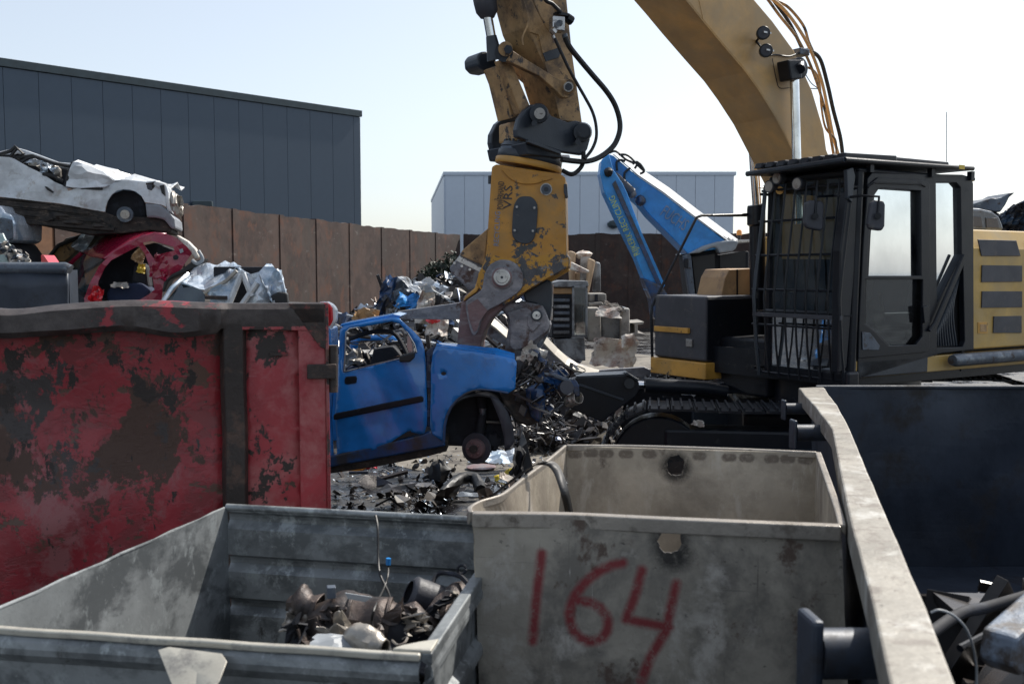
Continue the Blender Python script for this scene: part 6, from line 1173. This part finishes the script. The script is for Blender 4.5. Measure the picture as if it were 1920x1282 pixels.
# ================================================================== blue material handler behind
YF = 20.0; Ff = Fr((0, YF), 0); fu = thing('crane', 'bright blue material handling crane with a folded stick parked by the back wall', 'crane', WY(1340, 600, YF))
def B_(pts, w0, w1, name, mt=m_fuchs, bev=.02, par=fu, curve=0): return plate(Ff, pts, w0, w1, name, mt, par, bevel=bev, curve=curve)
B_([(1133, 293), (1142, 289), (1150, 292), (1196, 331), (1242, 362), (1295, 403), (1330, 428), (1375, 462), (1350, 466), (1290, 476), (1251, 436), (1218, 403), (1201, 381), (1185, 367), (1165, 350), (1140, 320)], 0, .8, 'boom')
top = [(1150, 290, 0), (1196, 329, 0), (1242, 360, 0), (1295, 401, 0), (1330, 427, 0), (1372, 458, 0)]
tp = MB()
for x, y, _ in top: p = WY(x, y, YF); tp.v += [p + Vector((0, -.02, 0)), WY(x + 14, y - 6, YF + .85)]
tp.f = [(2 * i, 2 * i + 1, 2 * i + 3, 2 * i + 2) for i in range(5)]; tp.sm = [False] * 5; tp.build('boom_top_sheen', m_greywht, fu, solid=.02)  # light grey colour stands in for the sun's sheen on the blue boom
B_([(1142, 289), (1128, 300), (1125, 325), (1133, 360), (1172, 442), (1194, 486), (1207, 520), (1214, 545), (1240, 560), (1244, 536), (1229, 503), (1205, 440), (1176, 362), (1168, 345), (1150, 318)], -.7, -.1, 'stick')
B_([(1148, 345), (1154, 338), (1246, 545), (1240, 552)], -.74, -.7, 'stick_rib', m_bluedark, .005); B_([(1162, 355), (1166, 352), (1247, 535), (1243, 540)], -.74, -.7, 'stick_rib', m_fuchs, .005)
MB().tube([Ff.p(1150, 330, -.2), Ff.p(1185, 362, -.2)], .1, 12).build('stick_cylinder', m_greyplastic, fu); MB().ball(Ff.p(1141, 323, -.8), .09, 10, .2).build('stick_pivot', m_black, fu); MB().ball(Ff.p(1184, 362, -.1), .1, 10, .2).build('cylinder_pivot', m_claw, fu); MB().ball(Ff.p(1201, 376, -.05), .11, 10, .2).build('boom_pivot', m_bluedark, fu)
for L in ([(1142, 287), (1155, 284), (1172, 298), (1188, 306)], [(1157, 320), (1156, 304), (1164, 300), (1172, 303)], [(1172, 345), (1171, 325), (1182, 315)], [(1186, 308), (1196, 304), (1208, 320), (1200, 326)], [(1160, 290), (1178, 292), (1198, 312), (1209, 322)], [(1190, 316), (1198, 306), (1206, 316)]):
    MB().tube(spline([Ff.p(x, y, -.05) for x, y in L], 4), .025, 5).build('hose', m_rubber, fu)
B_([(1205, 520), (1242, 536), (1258, 562), (1268, 600), (1228, 600), (1222, 560)], -.8, -.1, 'grab_head', m_bluedark, .04); B_([(1225, 560), (1262, 560), (1275, 690), (1240, 690)], -.6, -.2, 'grab_hanger', m_dark, .04)
a1 = Ff.p(1322, 415, -.02); du = (Ff.p(1290, 424, -.02) - Ff.p(1232, 384, -.02))
text3d('FUCHS', Ff.p(1236, 402, -.025), du, (du.cross(Vector((0, -1, 0)))) * -1, .34, m_txt, 'lettering', fu, 1.0 * du.length * .78)
du = (Ff.p(1150, 366, -.72) - Ff.p(1200, 480, -.72)); dd = Vector((0, -1, 0)).cross(du) 
text3d('RIJKERK RECYCLING', Ff.p(1200, 477, -.76), du, dd, .17, m_txty, 'lettering', fu, du.length * .97)
B_([(1293, 476), (1320, 468), (1344, 468), (1346, 480), (1405, 470), (1405, 600), (1310, 600), (1300, 540)], .2, 1.6, 'cab_body', m_dark, .04); B_([(1298, 482), (1340, 476), (1342, 560), (1308, 565)], .1, .14, 'cab_window', m_rubber, 0); B_([(1350, 478), (1398, 470), (1398, 545), (1352, 545)], .1, .14, 'cab_window', m_rubber, 0)
B_([(1282, 480), (1292, 474), (1296, 480), (1308, 600), (1300, 600)], 0, .2, 'cab_pillar', m_steelb, .01); B_([(1282, 485), (1291, 484), (1291, 504), (1283, 502)], -.1, 0, 'mirror', m_black, .02)
B_([(1290, 476), (1318, 461), (1345, 453), (1375, 450), (1386, 452), (1380, 466), (1374, 472), (1350, 475), (1345, 465), (1338, 463), (1312, 474)], -.1, 1.6, 'cab_roof', m_greywht, .05); B_([(1380, 450), (1410, 449), (1410, 454), (1382, 456)], 0, 1, 'roof_rack', m_pin, .01)
MB().tube([Ff.p(1386, 441, .3), Ff.p(1386, 434, .3), Ff.p(1386, 431, .3)], [.055, .055, .03], 14).build('beacon', m_lens, fu); MB().cyl(Ff.p(1386, 450, .3), Ff.p(1386, 441, .3), .03, 8).build('beacon_post', m_black, fu)
for i in range(5): MB().tube([Ff.p(1340 + 8 * i, 437 + 3 * i, .1), Ff.p(1352 + 6 * i, 446 + 2 * i, .1)], .03, 6).build('hose_coupling', m_pin, fu)
B_([(1290, 590), (1440, 590), (1440, 680), (1290, 680)], 0, 2.4, 'chassis', m_dark, .05)
for x in (1310, 1420): MB().cyl(Ff.p(x, 690, -.3), Ff.p(x, 690, .2), .5, 24).build('wheel', m_rubber, fu)

# ================================================================== scrap machines and blocks behind the jaws
YM = 15.5; Fm = Fr((0, YM), 0)
def M_(root, pts, w0, w1, name, mt, bev=.01): return plate(Fm, pts, w0, w1, name, mt, root, bevel=bev)
mc = thing('scrapped_machine', 'grey scrapped machine cabinet with a clear side case behind the shear', 'machine', WY(1070, 700, YM))
M_(mc, [(1034, 530), (1050, 526), (1102, 527), (1104, 537), (1080, 538), (1034, 538)], -.1, .8, 'top_cover', m_greym); M_(mc, [(1036, 553), (1072, 551), (1074, 632), (1034, 634)], 0, .7, 'machine_body', m_dark)
for i in range(6): M_(mc, [(1038, 560 + 12 * i), (1068, 560 + 12 * i), (1068, 566 + 12 * i), (1038, 566 + 12 * i)], -.06, 0, 'shelf_part', m_greym if i % 2 else m_steelb, .01)
M_(mc, [(1036, 540), (1076, 540), (1076, 551), (1036, 551)], 0, .5, 'front_panel', m_tan)
for x in (1075, 1100): M_(mc, [(x - 2, 536), (x + 2, 536), (x + 2, 632), (x - 2, 632)], -.12, -.06, 'frame_post', m_greym, .005)
M_(mc, [(1073, 536), (1102, 536), (1102, 540), (1073, 540)], -.12, -.05, 'frame_rail', m_greym, .005); M_(mc, [(1073, 628), (1102, 628), (1102, 633), (1073, 633)], -.12, -.05, 'frame_rail', m_greym, .005)
P = [Fm.p(x, y, -.09) for x, y in ((1077, 540), (1098, 540), (1098, 628), (1077, 628))]; MB().add(P, [(0, 1, 2, 3)]).build('clear_panel', g_cab, mc); M_(mc, [(1078, 555), (1090, 555), (1092, 625), (1080, 625)], .1, .4, 'coil', m_under)
M_(mc, [(1040, 636), (1096, 634), (1098, 676), (1046, 678)], -.05, .7, 'base', m_greym); M_(mc, [(1034, 534), (1038, 534), (1036, 600), (1031, 600)], -.2, -.1, 'edge_strip', m_pale, .004)
def blk(pts, w0, w1, name, mt, label, cat, bev=.03): return plate(Fm, pts, w0, w1, name, mt, None, bevel=bev, label=label, cat=cat)
blk([(1064, 472), (1070, 470), (1080, 474), (1078, 530), (1068, 530)], 1.2, 1.35, 'timber_board', m_wood, 'narrow pinkish timber board, leftmost of the boards behind the machine', 'board')
blk([(1089, 479), (1102, 480), (1108, 484), (1102, 528), (1088, 528)], 1.2, 1.4, 'timber_board', m_conc, 'grey edged board standing between two timber boards', 'board')
blk([(1103, 483), (1117, 489), (1114, 505), (1104, 552), (1098, 545), (1102, 500)], 1.0, 1.15, 'timber_board', m_wood, 'pale leaning timber board with a slanted end', 'board')
blk([(1116, 490), (1126, 493), (1127, 548), (1112, 548)], 1.2, 1.4, 'metal_sheet', m_greym, 'grey upright sheet right of the leaning board', 'sheet')
blk([(1068, 491), (1074, 492), (1106, 508), (1103, 512), (1090, 511), (1068, 505)], .8, 1.0, 'angled_bracket', m_pale, 'pale slanted bracket across the boards with a bolt', 'bracket')
MB().ball(Fm.p(1094, 478, 1.3), .12, 10, .4, (1.3, 1, .6)).build('white_cap', m_pale, label='bright white crumpled cap on top of the boards', cat='scrap')
blk([(1072, 510), (1100, 512), (1096, 528), (1068, 528)], 1.3, 1.6, 'pale_panel', m_wood, 'pale panel behind the slanted bracket', 'panel')
blk([(1103, 550), (1137, 550), (1137, 567), (1103, 566)], .6, 1.2, 'concrete_block', m_conc, 'topmost pale concrete block with a dark slot beside the machine', 'block'); blk([(1115, 552), (1121, 552), (1121, 565), (1115, 565)], .58, .6, 'slot_plate', m_dark, 'dark slot plate in the topmost block', 'plate', 0)
blk([(1103, 567), (1130, 566), (1133, 574), (1103, 576)], .5, 1.2, 'concrete_slab', m_conc, 'thin pale slab under the topmost block', 'slab')
blk([(1100, 577), (1126, 577), (1128, 641), (1102, 641)], .1, .9, 'concrete_block', m_conc, 'tall light grey concrete block beside the clear case', 'block')
blk([(1126, 578), (1180, 577), (1180, 641), (1128, 641)], .6, 1.2, 'concrete_block', m_greym, 'dark square concrete block with a lighter right edge', 'block')
blk([(1164, 578), (1181, 578), (1181, 641), (1164, 641)], .4, .6, 'concrete_post', m_conc, 'light grey post at the right edge of the dark block', 'post')
shard(Fm.p(1140, 585, .0), .42, .2, (.9, .1, .0), 111, m_pale, 'toothed_plate', None, .03, 6, label='bright toothed plate folded over the block edge', cat='scrap metal')
shard(Fm.p(1150, 575, .4), .4, .2, (.6, .2, .1), 112, m_under, 'rusty_plate', None, .05, 6, label='rusty bent plate on top of the dark block', cat='scrap metal')
shard(Fm.p(1152, 662, -2.0), .62, .38, (1.45, .12, .1), 113, m_pale, 'torn_steel_tray', None, .07, 2.2, label='large stained pale torn steel tray below the blocks', cat='scrap metal', nu=12, nv=8, taper=.05)
shard(Fm.p(1180, 638, -2.0), .25, .16, (1.2, -.2, .1), 114, m_pale, 'torn_tray_lip', None, .04, 6, label='folded bright lip at the upper right of the torn tray', cat='scrap metal')
blk([(1180, 605), (1208, 603), (1206, 608), (1196, 609), (1196, 624), (1210, 626), (1206, 632), (1190, 630), (1190, 608)], .5, 1.3, 'steel_beam', m_conc, 'short pale steel beam end right of the dark block', 'beam', .01)
bits(420, lambda r: WY(r.uniform(1030, 1210), 620, r.uniform(13.8, 17)) * 1 if False else Vector((r.uniform(.6, 2.3), r.uniform(14, 16.8), r.uniform(.02, .35))), 'low_scrap', 'low mixed scrap around the foot of the machine and blocks', m_scrap, .04, .22, 38, .3, .5)
# wrecks beyond the machine, right
YQ = 17.0; Fq = Fr((0, YQ), 0)
wa = wreck('torn dark blue bonnet jutting up from a wreck behind the machine hood', WY(1850, 600, YQ), 'wrecked_car')
plate(Fq, [(1815, 385), (1860, 371), (1868, 372), (1878, 370), (1893, 362), (1905, 360), (1893, 370), (1886, 384), (1876, 398), (1850, 395), (1815, 392)], 0, .8, 'torn_bonnet', m_steelb, wa, bevel=.02)
plate(Fq, [(1740, 440), (1800, 395), (1876, 398), (1885, 440), (1885, 640), (1740, 640)], .1, 1.6, 'crushed_body', m_dark, wa, bevel=.05)
wb = wreck('dark navy crumpled wreck at the right edge above the yellow engine cover', WY(1920, 600, YQ - .5))
kk = creases(55, .12, 2.5, 5); Pb = [(1872, 428), (1880, 405), (1894, 388), (1906, 384), (1930, 383), (1990, 380)]
MB().grid(lambda u, v: WY(1872 + 130 * u, (405 - 24 * min(1, u * 4)) * (1 - v) + 440 * v, YQ - .6 + .3 * v) + Vector((0, -1, .3)) * kk(u * 2.4, v * 1.2) * .8, 30, 14).build('crumpled_body', mat('crumpled_navy_paint', (.05, .09, .16), [((.02, .02, .025), 4, .5, .06), ((.3, .33, .36), 8, .66, .03)], rough=.3, coat=.4), wb, solid=.03)
plate(Fq, [(1874, 420), (2000, 410), (2000, 640), (1874, 640)], 0, 1.5, 'underbody', m_under, wb, bevel=.04)
